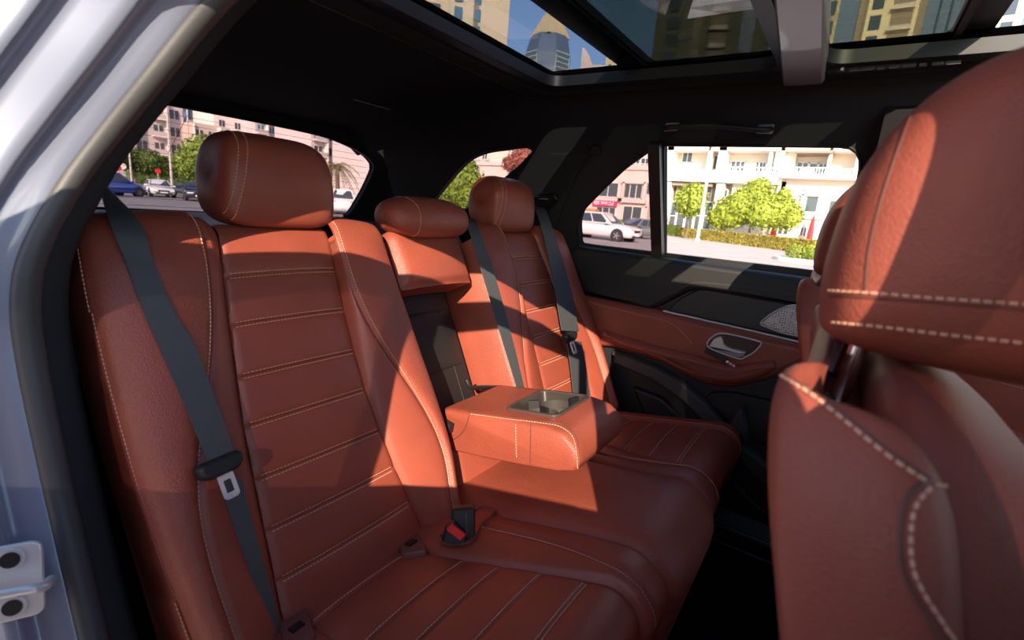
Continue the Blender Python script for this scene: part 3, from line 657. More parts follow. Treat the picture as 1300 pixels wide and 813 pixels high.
for side in (0, 1):
    M = (lambda f: f) if side == 0 else mir
    S, o = make_patch('outer_bolster', CUSH, 0.0, CT1, M(c_out), M(c_insL), -0.03, 0.0, 0.012, M_GRAIN, bench, nu=18, ntt=70, groove=0.005, skirt=0.06, endgroove=False); fix_normals(o)
    if side == 1:
        P, N = seam(S, 0.90, (0.10, 0.62), 80); stitch_line(st, P, N)
    ts = [0.0] + cse + [CT1]
    for i in range(len(ts) - 1):
        S, o = make_patch('insert_panel', CUSH, ts[i], ts[i + 1], M(c_insL), M(c_insR), -0.004, -0.004, 0.007, M_SMOOTH, bench, nu=22, ntt=18 if i < len(ts) - 2 else 50, groove=0.0026, gw=0.0035, skirt=0.05, tbulge=0.0018); fix_normals(o)
        if i < len(ts) - 2: P, N = seam(S, (0.03, 0.97), ts[i + 1] - 0.0042); stitch_line(st, P, N)
        if i > 0: P, N = seam(S, (0.03, 0.97), ts[i] + 0.0042); stitch_line(st, P, N)
    S, o = make_patch('inner_bolster', CUSH, 0.0, CT1, M(c_insR), M(c_st), -0.002, 0.012, 0.006, M_SMOOTH, bench, nu=18, ntt=70, groove=0.004, skirt=0.06, endgroove=False); fix_normals(o)
    P, N = seam(S, 0.90, (0.14, 0.72), 100); stitch_line(st, P, N)
    S, o = make_patch('center_border', CUSH, 0.0, CT1, M(c_st), M(c_mid), 0.012, 0.010, 0.003, M_SMOOTH, bench, nu=14, ntt=70, groove=0.005, skirt=0.06, endgroove=False); fix_normals(o)
S, o = make_patch('center_pad', CUSH, 0.0, CT1, c_mid, mir(c_mid), 0.010, 0.010, 0.022, M_GRAIN, bench, nu=34, ntt=80, groove=0.006, gw=0.008, skirt=0.06, endgroove=False, pw=4); fix_normals(o)
w = st.build('stitching', M_THREAD, bench, smooth=False); w['kind'] = 'stuff'
# child-seat anchor flaps in the bite
def cu3(p, d=0.0): return on_plane(p, CB + CN * d, CN)
M_FLAP = plain('brown anchor flap', (0.16, 0.055, 0.045), 0.45)
for poly in ([(500, 684), (518, 670), (531, 677), (543, 701), (523, 705), (510, 706)], [(352, 790), (372, 772), (388, 768), (402, 808), (385, 822), (360, 822)]):
    pp = [cu3(q, 0.006) for q in poly]; c = np.mean(pp, 0)
    b = MB(); uv = np.array([((q - c) @ CE, (q - c)[1]) for q in pp]); pad_plate(b, round_poly(uv, 0.006), lambda u, v, w: c + CE * u + vec(0, v, 0) + CN * w, 0.004, 0.003, base=-0.006)
    f = b.build('anchor_flap', M_FLAP, bench, sharp=30)
    b = MB(); q = c + CE * 0.008 + vec(0, -0.004, 0) + CN * 0.004; b.obox(q, CE * 0.007, vec(0, 0.010, 0), CN * 0.003); b.build('anchor_slot', M_BLACK, f)
# ================================================================== ARMREST, BELTS, BUCKLES
from mathutils.bvhtree import BVHTree
def surface_of(*objs):
    """sight-line caster on finished meshes (authored coordinates)"""
    vs, fs = [], []
    for o in objs:
        org = ROOT[o.name]; base = len(vs); vs += [tuple(np.array(v.co) + org) for v in o.data.vertices]; fs += [tuple(base + i for i in p.vertices) for p in o.data.polygons]
    t = BVHTree.FromPolygons(vs, fs)
    def hit(px, py):
        r = ray(px, py); h = t.ray_cast(Vector((0, 0, 0)), Vector(r))
        if h[0] is None: return None
        n = np.array(h[1]); n = n if n @ r < 0 else -n
        return np.array(h[0]), n
    return hit
def px_path(pl, n=60): return smooth_curve(np.array(pl, float), n)
def stitch_px(mb, hit, pl, n=80, **k):
    pn = [hit(*q) for q in px_path(pl, n)]; pn = [q for q in pn if q]
    if len(pn) > 2: stitch_line(mb, [q[0] for q in pn], [q[1] for q in pn], **k)
    return pn
def seam_px(mb, hit, pl, r=0.0015, n=60, lift=-0.0003):
    pn = [hit(*q) for q in px_path(pl, n)]; pn = [q for q in pn if q]
    if len(pn) > 2: mb.tube([q[0] + q[1] * lift for q in pn], r, 6)
M_SEAM = plain('dark leather seam', (0.10, 0.028, 0.018), 0.6)

AY0, AY1 = 0.803, 1.037
arm = cs
ah = unit(vec(0.985, 0, 0.165)); an = unit(vec(-0.165, 0, 0.985)); a0 = vec(-0.70, 0, -0.460)
def ar3(u, v, w): return a0 + ah * u + vec(0, v, 0) + an * w
LA = 0.345
side = [(0.0, 0.0), (0.10, 0.002), (0.20, 0.002), (0.27, 0.000), (0.315, -0.010), (0.340, -0.034), (0.347, -0.062), (0.335, -0.084), (0.30, -0.092), (0.2, -0.097), (0.1, -0.100), (0.0, -0.100)]
SPf = resample(np.array(side + [side[0]], float), 72)[:-1]
b = MB(); rows = []; cc = SPf.mean(0)
for v in np.r_[0, 0.004, 0.012, 0.03, 0.08, np.linspace(0.15, 0.85, 12), 0.92, 0.97, 0.988, 0.996, 1.0]:
    e = min(v, 1 - v); f = 1 - 0.013 / 0.1 * max(0, 1 - e / 0.045) ** 2.2
    rows.append([ar3(*(cc + (q - cc) * np.array([1 - (1 - f) * 0.4, f])), 0)[[0, 2]].tolist() if False else (lambda qq: a0 + ah * qq[0] + vec(0, AY0 + (AY1 - AY0) * v, 0) + an * qq[1])(cc + (q - cc) * np.array([1 - (1 - f) * 0.4, f])) for q in SPf])
b.grid(rows, cu=True); b.cap(rows[0]); b.cap(rows[-1], True); pad = b.build('armrest', M_GRAIN, arm, sharp=75); fix_normals(pad); pad.data.set_sharp_from_angle(angle=math.radians(75))
# cup holder tray: recess built of rim, walls and floor inset in the pad
cu0, cu1, cv0, cv1 = 0.135, 0.272, 0.855, 1.022
def ax(u, v, w): return a0 + ah * u + vec(0, v, 0) + an * w
rim = round_poly([(cu0, cv0), (cu1, cv0), (cu1, cv1), (cu0, cv1)], 0.022, 6); inn = round_poly([(cu0 + 0.007, cv0 + 0.007), (cu1 - 0.007, cv0 + 0.007), (cu1 - 0.007, cv1 - 0.007), (cu0 + 0.007, cv1 - 0.007)], 0.018, 6)
ch = None
b = MB(); holed_plate(b, rim, [inn], ax, 0.0005, 0.006); ch = pad; b.build('cup_holder_rim', plain('bronze black rim', (0.06, 0.048, 0.045), 0.3), pad, sharp=30)
M_CUP = plain('cup holder plastic', (0.035, 0.028, 0.026), 0.3)
b = MB(); dep = np.array([ax(q[0], q[1], 0.003) for q in inn]); low = np.array([ax(cc_[0], cc_[1], -0.05) for cc_ in (inn + (inn.mean(0) - inn) * 0.12)])
b.grid([dep, low], cu=True); b.cap(low); b.build('cup_holder_well', M_CUP, ch, sharp=40)
for v in (0.905, 0.975):
    b = MB(); c = ((cu0 + cu1) / 2, v); rows = [[ax(c[0] + r * math.cos(k / 24 * 2 * math.pi), c[1] + r * 0.86 * math.sin(k / 24 * 2 * math.pi), w) for k in range(24)] for r, w in ((0.040, -0.012), (0.040, -0.046), (0.036, -0.048))]
    b.grid(rows, cu=True); b.build('cup_ring', plain('cup ring grey', (0.055, 0.046, 0.043), 0.35), ch)
for k, (u, v, a) in enumerate(((0.165, 0.935, 0.6), (0.215, 0.90, -0.4), (0.24, 0.995, 1.2))):
    b = MB(); d = unit(vec(math.cos(a), math.sin(a), 0)); c = ax(u, v, -0.012); b.obox(c, (ah * d[0] + vec(0, d[1], 0)) * 0.012, (-ah * d[1] + vec(0, d[0], 0)) * 0.004, an * 0.016); b.build('grip_tab', M_BLACK, ch)
# boolean cut of the pad under the tray, done on the mesh itself
b = MB(); b.grid([[ax(q[0], q[1], 0.03) for q in inn], [ax(q[0], q[1], -0.052) for q in inn]], cu=True); b.cap([ax(q[0], q[1], 0.03) for q in inn]); b.cap([ax(q[0], q[1], -0.052) for q in inn], True)
cut = b.build('cutter', None, arm); fix_normals(cut)
mod = pad.modifiers.new('cut', 'BOOLEAN'); mod.object = cut; mod.operation = 'DIFFERENCE'; mod.solver = 'EXACT'
bpy.context.view_layer.update(); dg = bpy.context.evaluated_depsgraph_get(); nm = bpy.data.meshes.new_from_object(pad.evaluated_get(dg)); pad.modifiers.clear(); pad.data = nm
bpy.data.objects.remove(cut); pad.data.materials.clear(); pad.data.materials.append(M_GRAIN); ROOT[pad.name] = ROOT[arm.name]
hitA = surface_of(pad)
b = MB(); stitch_px(b, hitA, [(597, 526), (640, 532), (690, 538), (712, 543), (727, 556), (732, 580), (733, 597)]); stitch_px(b, hitA, [(655, 538), (656, 582)]); w = b.build('stitching', M_THREAD, pad, smooth=False); w['kind'] = 'stuff'
b = MB(); seam_px(b, hitA, [(594, 523), (640, 529), (690, 535), (716, 540), (731, 555), (736, 580), (737, 598)], 0.0012); seam_px(b, hitA, [(674, 539), (673, 590)], 0.0012); seam_px(b, hitA, [(597, 524), (590, 545), (580, 556), (570, 560)], 0.0014); b.build('seam', M_SEAM, pad)
# bracket bar and hinge boss beside the armrest
b = MB(); b.tube(smooth_curve([on_plane(q, BB - BN * 0.03, BN) for q in ((592, 482), (598, 492), (612, 492), (634, 492))], 14), 0.006, 8); b.build('bracket_bar', M_BLACK, cs)
b = MB(); b.tube([ar3(0.0, 0.797, -0.03), ar3(0.03, 0.797, -0.04)], 0.012, 10); b.build('hinge_boss', M_BLACK, pad)

def ribbon(mb, L, R, n=60, th=0.0012):
    L = smooth_curve(L, n); R = smooth_curve(R, n); T = np.gradient(0.5 * (L + R), axis=0); N = np.array([unit(np.cross(t, r - l)) for t, l, r in zip(T, L, R)])
    rows = [[l + n_ * th, 0.5 * (l + r) + n_ * th * 1.2, r + n_ * th, r - n_ * th, l - n_ * th] for l, r, n_ in zip(L, R, N)]
    mb.grid(rows, cu=True); return mb
def onb(p, d): return on_plane(p, BB + BN * d, BN)
def belt(label, upL, upR, loL, loR, dU, dLo, tongue, parent_loc):
    t = thing('seat_belt', label, 'seat belt', parent_loc, group='rear seat belts')
    L = [onb(p, d) for p, d in zip(upL, dU)]; R = [onb(p, d) for p, d in zip(upR, dU)]
    b = MB(); ribbon(b, L, R); b.build('shoulder_webbing', M_WEB, t, sharp=60)
    if loL:
        L = [onb(p, d) for p, d in zip(loL, dLo)]; R = [onb(p, d) for p, d in zip(loR, dLo)]
        b = MB(); ribbon(b, L, R); b.build('lap_webbing', M_WEB, t, sharp=60)
    if tongue:
        (c, ax_, d, sc) = tongue; C = onb(c, d); u = unit(onb((c[0] + ax_[0], c[1] + ax_[1]), d) - C); v = np.cross(BN, u); v = v if v @ (onb((c[0] + 10, c[1]), d) - C) > 0 else -v
        f = lambda p, q, w: C + v * p * sc + u * q * sc + BN * w
        b = MB(); pad_plate(b, round_poly([(-0.038, -0.010), (-0.030, -0.016), (0.030, -0.016), (0.038, -0.010), (0.036, 0.006), (0.022, 0.016), (-0.022, 0.016), (-0.036, 0.006)], 0.008), f, 0.010, 0.007, base=-0.008); h = b.build('tongue_grip', M_BLACK, t, sharp=30)
        b = MB(); holed_plate(b, round_poly([(-0.012, 0.014), (0.013, 0.014), (0.013, 0.052), (0.009, 0.056), (-0.008, 0.056), (-0.012, 0.052)], 0.002), [round_poly([(-0.006, 0.024), (0.007, 0.024), (0.007, 0.046), (-0.006, 0.046)], 0.003)], f, -0.001, 0.0015); b.build('tongue_plate', M_STEEL, t, sharp=30)
    return t
belt('dark grey seat belt over the rear seat nearest the open doorway',
     [(124, 226), (137, 277), (157, 327), (182, 396), (202, 440), (239, 527), (266, 592)], [(131, 234), (176, 282), (196, 337), (221, 396), (247, 440), (272, 504), (303, 590)],
     [(275, 608), (290, 650), (303, 688), (321, 738), (346, 820)], [(306, 608), (320, 662), (332, 705), (341, 738), (356, 800)],
     [-0.10, 0.030, 0.040, 0.043, 0.042, 0.040, 0.038], [0.036, 0.030, 0.022, 0.012, 0.005], ((281, 592), (8, 22), 0.046, 0.86), tuple(onb((281, 592), 0.03)))
belt('dark grey seat belt with hanging tongue beside the far door',
     [(676, 262), (684, 278), (700, 345), (713, 420)], [(690, 262), (697, 278), (720, 350), (735, 421)], [(719, 432), (724, 465), (728, 503)], [(738, 434), (744, 465), (749, 503)],
     [-0.05, 0.030, 0.046, 0.046], [0.044, 0.040, 0.034], ((724, 428), (5, 17), 0.052, 1.0), tuple(onb((724, 428), 0.03)))
belt('dark grey center seat belt running beside the folded armrest',
     [(588, 278), (595, 292), (613, 350), (640, 440), (656, 492)], [(600, 278), (608, 292), (628, 350), (650, 430), (665, 492)], [], [], [-0.03, 0.035, 0.045, 0.045, 0.042], [], None, tuple(onb((640, 440), 0.03)))
# buckles standing in the bench
M_POCKET = plain('brown pocket lining', (0.19, 0.062, 0.05), 0.5)
b = MB(); pk = [(556, 684), (566, 692), (592, 692), (604, 684), (612, 668), (626, 656), (628, 648), (612, 645), (600, 652), (580, 668)]
pp = [cu3(q, 0.014) for q in pk]; c = np.mean(pp, 0); uv = np.array([((q - c) @ CE, (q - c)[1]) for q in pp]); uv = smooth_curve(uv, 40, True); ui = uv + poly_normals2(uv) * 0.004
holed_plate(b, uv, [ui], lambda u, v, w: c + CE * u + vec(0, v, 0) + CN * w, 0.0, 0.006); f = b.build('buckle_pocket', M_POCKET, bench, sharp=30)
b = MB(); b.cap([c + CE * q[0] + vec(0, q[1], 0) + CN * 0.002 for q in ui]); b.build('pocket_floor', M_SMOOTH, f)
def buckle(label, d, outline, depth, face=None, facemat=None, facename='release_button', inner=None):
    """buckle body: outline in the plane that faces across the bench, given real thickness"""
    n = unit(vec(0.62, -0.72, 0.32)); base = cu3((588, 691), 0.010) + n * d; t = thing('belt_buckle', label, 'buckle', tuple(base), group='bench buckles')
    ux = unit(np.cross(vec(0, 0, 1), n)); uz = np.cross(n, ux); f = lambda u, v, w: base + ux * u + uz * v + n * w
    def uv(pl): return [((q := on_plane(p, base, n)) - base) @ np.stack([ux, uz], 1) for p in pl]
    b = MB(); pad_plate(b, round_poly(uv(outline), 0.003), f, 0.0, 0.004, base=-depth); b.build('body', M_BLACK, t, sharp=35)
    if face is not None:
        b = MB(); pad_plate(b, round_poly(uv(face), 0.0012), f, 0.003, 0.001, base=-0.004); b.build(facename, facemat, t, sharp=35)
    return t
buckle('tall black seat belt buckle seen from its back', 0.0, [(588, 691), (604, 684), (604, 646), (600, 644), (575, 646), (573, 650), (573, 680)], 0.022, [(591, 684), (593, 684), (593, 652), (591, 652)], plain('buckle edge sheen', (0.10, 0.10, 0.11), 0.3), 'painted_sheen')  # thin lighter strip is a sheen painted along the buckle edge
buckle('black seat belt buckle with red release button', 0.020, [(560, 690), (566, 671), (577, 664), (593, 679), (592, 692), (575, 694)], 0.022, [(566.5, 672.5), (574.5, 666), (592, 679), (584, 686.5)], M_RED)

# ================================================================== FAR DOOR LINING
def D(px, py, w=0.0):
    P = on_y((px, py), 1.655 - w); return (P[0], P[2])
def d3(x, z, w=0.0): return (x, 1.655 - w, z)
door = thing('door_1', 'far rear door with black top, brown leather armrest and speaker grille', 'door', (-0.4, 1.655, -0.9)); door['kind'] = 'structure'
def dpad(name, px, h, bev, mat, base=0.0, r=0.012, extra=(), parent=None, w=None):
    w = h if w is None else w
    P = [D(*q, w) if len(q) == 2 else (q[0], q[1]) for q in px]; P = [tuple(p) for p in P] + list(extra)
    b = MB(); pad_plate(b, round_poly(P, r, 5), d3, h, bev, base=base, steps=5); return b.build(name, mat, parent or door, sharp=35)
b = MB(); holed_plate(b, [(-0.93, -0.93), (0.03, -0.93), (0.03, -0.12), (-0.93, -0.115)], [], d3, -0.03, 0.0); b.build('backing', M_SOFT, door, sharp=30)
dpad('top_roll', [(728, 312), (760, 316), (1047, 356)], 0.022, 0.018, M_SOFT, r=0.01, extra=[(0.03, -0.13), (0.03, -0.215), (-0.35, -0.205), (-0.40, -0.21), (-0.52, -0.30), (-0.95, -0.275)])
top = [(742, 376), (800, 387), (845, 396), (1000, 432)]
lea = dpad('armrest_panel', top, 0.040, 0.026, M_SMOOTH, r=0.02, extra=[(0.03, -0.312), D(1010, 470, .04), D(976, 484, .04), D(951, 490, .04), D(927, 495, .04), D(897, 491, .04), D(868, 478, .04), D(836, 461, .04), D(811, 452, .04), D(779, 443, .04), (-0.90, -0.50), (-0.90, -0.30)])
dpad('armrest_ledge', [(760, 415), (800, 428), (850, 442), (885, 450), (930, 462), (985, 455), (990, 470), (960, 486), (927, 492), (897, 488), (868, 475), (836, 458), (790, 443), (765, 430)], 0.062, 0.024, M_SMOOTH, r=0.03, w=0.05)
dpad('inlay', [(846, 395), (862, 380), (878, 371), (890, 367), (940, 372), (1000, 380)], 0.016, 0.004, M_BLACK, r=0.01, extra=[(0.03, -0.20), (0.03, -0.31), D(1000, 429, .016)])
b = MB(); P = [D(843, 394.5, .03), D(900, 407.5, .03), D(960, 421, .03), D(1000, 430.5, .03), (0.03, -0.307)]
b.tube([d3(p[0], p[1], 0.038) for p in P], 0.0032, 8); b.build('chrome_strip', M_STEEL, door)
spk = [D(965, 411, .02), D(974, 402, .02), D(985, 395, .02), D(999, 389, .02), D(1014, 388, .02), (-0.03, -0.222), (-0.005, -0.235), (-0.01, -0.275), (-0.05, -0.29), D(1007, 426, .02), D(990, 422, .02), D(974, 416, .02)]
def grille_mat():
    m, t, b = new_mat('perforated speaker metal'); b.inputs['Metallic'].default_value = 0.35; b.inputs['Roughness'].default_value = 0.35
    tc = t.nodes.new('ShaderNodeTexCoord'); v = t.nodes.new('ShaderNodeTexVoronoi'); v.inputs['Scale'].default_value = 150; v.inputs['Randomness'].default_value = 0.15
    t.links.new(tc.outputs['Object'], v.inputs['Vector']); r = t.nodes.new('ShaderNodeValToRGB'); r.color_ramp.elements[0].position = 0.36; r.color_ramp.elements[0].color = (0.02, 0.02, 0.02, 1); r.color_ramp.elements[1].position = 0.46; r.color_ramp.elements[1].color = (0.55, 0.52, 0.50, 1)
    t.links.new(v.outputs['Distance'], r.inputs[0]); t.links.new(r.outputs[0], b.inputs['Base Color']); return m
b = MB(); pad_plate(b, smooth_curve(spk, 60, True), d3, 0.024, 0.006, base=0.012); sg_ = b.build('speaker_grille', grille_mat(), door, sharp=35)
b = MB(); b.tube([d3(q[0], q[1], 0.019) for q in smooth_curve(spk, 60, True)], 0.0018, 6, close=True); b.build('grille_rim', M_STEEL, sg_)
c = D(1013, 409, .024)
for r in (0.027, 0.020, 0.013):
    b = MB(); b.tube([d3(c[0] + r * math.cos(a), c[1] + r * math.sin(a), 0.0245) for a in np.linspace(0, 2 * math.pi, 28, endpoint=False)], 0.0011, 6, close=True); b.build('grille_ring', M_STEEL, sg_)
b = MB(); b.tube([d3(c[0], c[1], 0.022), d3(c[0], c[1], 0.028)], 0.007, 14); b.build('tweeter_hub', M_SATIN, sg_)
# handle in its bezel
bz = smooth_curve([D(897, 438, .05), D(903, 429, .05), D(914, 424, .05), D(935, 427, .05), D(962, 434, .05), D(966, 437, .05), D(958, 447, .05), D(946, 454, .05), D(936, 456, .05), D(905, 445, .05)], 60, True)
b = MB(); b.tube([d3(q[0], q[1], 0.0425) for q in bz], 0.0024, 8, close=True); hb = b.build('handle_bezel', M_STEEL, door)
b = MB(); b.cap([d3(q[0], q[1], 0.0415) for q in bz]); b.build('handle_recess', plain('handle recess lining', (0.05, 0.014, 0.01), 0.4), hb)
lv = [D(900, 440, .05), D(906, 430, .05), D(914, 427, .05), D(917, 428, .05), D(920, 438, .05), D(927, 442, .05), D(947, 447, .05), D(947, 449, .05), D(938, 449, .05), D(915, 443, .05)]
b = MB(); pad_plate(b, resample(np.array(list(lv) + [lv[0]]), 40)[:-1], d3, 0.056, 0.002, base=0.043); b.build('handle_lever', plain('brushed lever', (0.62, 0.60, 0.60), 0.35, metal=0.5), hb, sharp=40)
b = MB(); P = [D(905, 444, .05), D(945, 450, .05), D(944, 453, .05), D(935, 455, .05)]; b.prism([d3(p[0], p[1], 0.0465) for p in P], (0, 0.003, 0)); b.build('handle_base', M_GREYPL, hb)
b = MB(); c = on_y((928, 461), 1.655 - 0.066); 
for k in range(3): b.obox(c + vec(0.010 * (k - 1), -0.002, -0.004 * (k - 1) - 0.002), (0.004, 0, 0), (0, 0.002, 0), (0, 0, 0.0035))
b.build('lock_button', M_CHROME, door)
b = MB(); b.obox(c + vec(-0.045, 0.0, 0.013), (0.035, 0, -0.012), (0, 0.003, 0), (0.002, 0, 0.008)); b.build('switch_panel', M_BLACK, door)
# stitching on the lining
hitD = surface_of(*[o for o in door.children if o.type == 'MESH' and o.name.split('.')[0] in ('armrest_panel', 'armrest_ledge', 'top_roll', 'inlay')])
b = MB()
stitch_px(b, hitD, [(752, 385), (804, 398), (846, 408), (863, 419), (881, 439)]); stitch_px(b, hitD, [(777, 431), (836, 453), (868, 469), (902, 478), (934, 479), (976, 467)])
w = b.build('stitching', M_THREAD, door, smooth=False); w['kind'] = 'stuff'
b = MB(); stitch_px(b, hitD, [(833, 391), (850, 377), (868, 365), (887, 359), (941, 364), (1012, 374)], lift=0.0015); w = b.build('black_stitching', plain('grey thread', (0.10, 0.09, 0.09), 0.7), door, smooth=False); w['kind'] = 'stuff'
# lower part: charcoal band, map pocket
dpad('lower_band', [(776, 445), (800, 452), (834, 466), (868, 485), (900, 513), (925, 543), (950, 570), (985, 596), (1010, 610), (1010, 640), (985, 632), (955, 605), (925, 572), (895, 540), (862, 508), (832, 487), (800, 472), (776, 463)], 0.035, 0.014, M_GREYTRIM, r=0.01, w=0.03)
dpad('pocket_lid', [(893, 506), (903, 498), (930, 498), (1000, 514), (1010, 560), (985, 572), (955, 560), (925, 535)], 0.014, 0.006, M_SOFT, r=0.02)
dpad('pocket_pull', [(921, 548), (935, 520), (945, 515), (952, 545), (950, 565), (940, 560)], 0.05, 0.01, M_GREYTRIM, r=0.01, w=0.04)
dpad('kick_panel', [(800, 490), (840, 505), (880, 545), (915, 590), (960, 640), (1000, 665), (1000, 690), (900, 640), (830, 560)], 0.02, 0.012, M_SOFT, r=0.02)
# ---- far front door lining, seen past the front seat
def e3(x, z, w=0.0): return (x, 1.645 - w, z)
def E_(px, py, w=0.03): P = on_y((px, py), 1.645 - w); return (P[0], P[2])
fd = thing('door_2', 'far front door with brown leather lining, glimpsed past the near front seat', 'door', (0.6, 1.65, -0.9)); fd['kind'] = 'structure'
b = MB(); holed_plate(b, [(0.06, -0.93), (1.25, -0.93), (1.25, -0.12), (0.06, -0.12)], [], e3, -0.04, 0.0); b.build('backing', M_SOFT, fd, sharp=30)
def epad(name, P, h, bev, mat, r=0.012):
    b = MB(); pad_plate(b, round_poly(P, r, 5), e3, h, bev, steps=5); return b.build(name, mat, fd, sharp=35)
x0 = E_(1198, 460)[0]; p1, p2 = E_(1198, 456), E_(1300, 482); k = (p2[1] - p1[1]) / (p2[0] - p1[0])
epad('leather_panel', [p1, (1.15, p1[1] + k * (1.15 - p1[0])), (1.15, p1[1] - 0.2 + k * (1.15 - p1[0])), (p1[0], p1[1] - 0.235)], 0.030, 0.010, M_SMOOTH)
ps = E_(1200, 518, .05); epad('armrest', [(p1[0], ps[1] - 0.002), (1.15, ps[1] - 0.10), (1.15, ps[1] - 0.2), (p1[0], ps[1] - 0.115)], 0.06, 0.03, M_SMOOTH, 0.03)
epad('lower_trim', [(p1[0], ps[1] - 0.13), (1.15, ps[1] - 0.24), (1.15, -0.75), (p1[0], -0.8)], 0.03, 0.02, plain('beige lower trim', (0.30, 0.25, 0.19), 0.6), 0.03)
hitE = surface_of(*[o for o in fd.children if o.type == 'MESH'])
b = MB(); stitch_px(b, hitE, [(1203, 470), (1250, 481), (1298, 493)]); stitch_px(b, hitE, [(1235, 535), (1265, 547), (1298, 558)]); w = b.build('stitching', M_THREAD, fd, smooth=False); w['kind'] = 'stuff'
b = MB(); b.box(0.03, 0.16, 1.60, 1.70, -0.95, 0.0); b.prism([far3(x, z, 0.0) for x, z in ((0.01, -0.12), (0.16, -0.12), (0.16, 0.3), (0.01, 0.3))], np.array(far3(0, 0, 0.05)) - np.array(far3(0, 0, 0))); struct(b.build('trim_5', M_SOFT), 'black far pillar between the doors')

# ================================================================== FRONT SEATS
def front_seat(side):
    M = (lambda y: y) if side == 0 else (lambda y: 2 * YC - y)
    t = thing('front_seat', ['brown leather front seat close to the camera, chrome headrest posts', 'brown leather front seat by the far door, mostly hidden behind the near one'][side], 'front seat', (0.12, M(0.54), -0.75), group='front seats')
    yc = M(0.545)
    HP = [(0.0, -0.080), (-0.012, -0.055), (-0.014, -0.01), (-0.006, 0.045), (0.016, 0.092), (0.052, 0.125), (0.10, 0.138), (0.145, 0.125), (0.168, 0.08), (0.172, 0.0), (0.165, -0.06), (0.14, -0.088), (0.06, -0.090)]
    S, hr = headrest('headrest', t, HP, yc, 0.138, M_FRONT, 4.2, nv=44, nz=90)
    SHP = [(-0.024, -0.086), (-0.016, -0.075), (0.004, -0.072), (0.040, -0.080), (0.066, -0.110), (0.085, -0.17), (0.115, -0.30), (0.16, -0.48), (0.20, -0.70), (0.17, -0.78), (0.10, -0.78), (0.065, -0.62), (0.045, -0.45), (0.022, -0.30), (-0.005, -0.19), (-0.022, -0.12)]
    S2, shell = headrest('seat_shell', t, SHP, yc, 0.262, M_FRONT, 7.0, nv=80, nz=260)
    for v in shell.data.vertices:                     # saddle round the headrest posts
        z = v.co.z + ROOT[t.name][2]; y = v.co.y + ROOT[t.name][1]
        if z > -0.17:
            x = v.co.x + ROOT[t.name][0]; q = min(1.0, max(0.0, (0.222 - abs(y - yc)) / 0.035)); q = q * q * (3 - 2 * q)
            p = min(1.0, max(0.0, (x + 0.009) / 0.014)); p = p * p * (3 - 2 * p); g = min(1.0, max(0.0, (0.21 - abs(y - yc)) / 0.11)); g = g * g * (3 - 2 * g); k = min(1.0, (z + 0.17) / 0.06); v.co.z -= max(0.065 * q * p, 0.024 * g) * k; v.co.x += 0.012 * g * (1 - p) * k
    # front cushion of the backrest, lying inside the shell
    FP = [(0.040, -0.100), (0.062, -0.092), (0.100, -0.115), (0.150, -0.155), (0.185, -0.22), (0.215, -0.35), (0.25, -0.55), (0.27, -0.72), (0.22, -0.76), (0.15, -0.70), (0.09, -0.45), (0.055, -0.22), (0.035, -0.14)]
    S3, front = headrest('back_cushion', t, FP, yc, 0.235, M_FRONT, 5.0, nv=40, nz=100)
    S4, bench_ = headrest('seat_cushion', t, [(0.16, -0.66), (0.35, -0.60), (0.58, -0.57), (0.68, -0.60), (0.69, -0.70), (0.6, -0.76), (0.3, -0.80), (0.14, -0.78)], yc, 0.26, M_SMOOTH, 6.0)
    for dy in (-0.048, 0.048):
        b = MB(); b.tube([(0.014, yc + dy, -0.17), (0.026, yc + dy, -0.055)], 0.0068, 14); b.build('headrest_post', M_CHROME, t)
        b = MB(); b.tube([(0.0165, yc + dy, -0.148), (0.018, yc + dy, -0.136)], 0.0125, 14); b.build('post_collar', M_BLACK, t)
    b = MB(); b.obox((0.27, yc, -0.86), (0.2, 0, 0), (0, 0.22, 0), (0, 0, 0.10)); b.build('seat_base', M_CARPET, t)
    if side == 1: t.location.x -= 0.045
    if side == 0:
        h = surface_of(hr); b = MB()
        big = dict(pitch=0.0056, length=0.0038, wid=0.0007)
        stitch_px(b, h, [(1052, 369), (1110, 372), (1200, 379), (1320, 387)], **big); stitch_px(b, h, [(1056, 409), (1110, 413), (1200, 424), (1320, 437)], **big)
        w = b.build('stitching', M_THREAD, hr, smooth=False); w['kind'] = 'stuff'
        b = MB(); seam_px(b, h, [(1052, 376), (1110, 379), (1200, 386), (1320, 395)], 0.001); seam_px(b, h, [(1196, 88), (1165, 130), (1140, 190), (1117, 260), (1103, 320), (1098, 372)], 0.0012); b.build('seam', M_SEAM, hr)
        h = surface_of(shell); b = MB()
        stitch_px(b, h, [(992, 478), (1040, 510), (1090, 550), (1130, 582), (1172, 610)], **big); stitch_px(b, h, [(1180, 618), (1160, 645), (1155, 690), (1163, 735), (1195, 790), (1220, 830)], **big); stitch_px(b, h, [(1185, 616), (1240, 622), (1300, 636)], **big)
        w = b.build('stitching', M_THREAD, shell, smooth=False); w['kind'] = 'stuff'
        b = MB(); seam_px(b, h, [(985, 470), (1040, 503), (1095, 544), (1135, 577), (1180, 607)], 0.0012); seam_px(b, h, [(1180, 607), (1150, 635), (1142, 690), (1150, 735), (1180, 790), (1205, 830)], 0.0016); b.build('seam', M_SEAM, shell)
    return t
front_seat(0); front_seat(1)

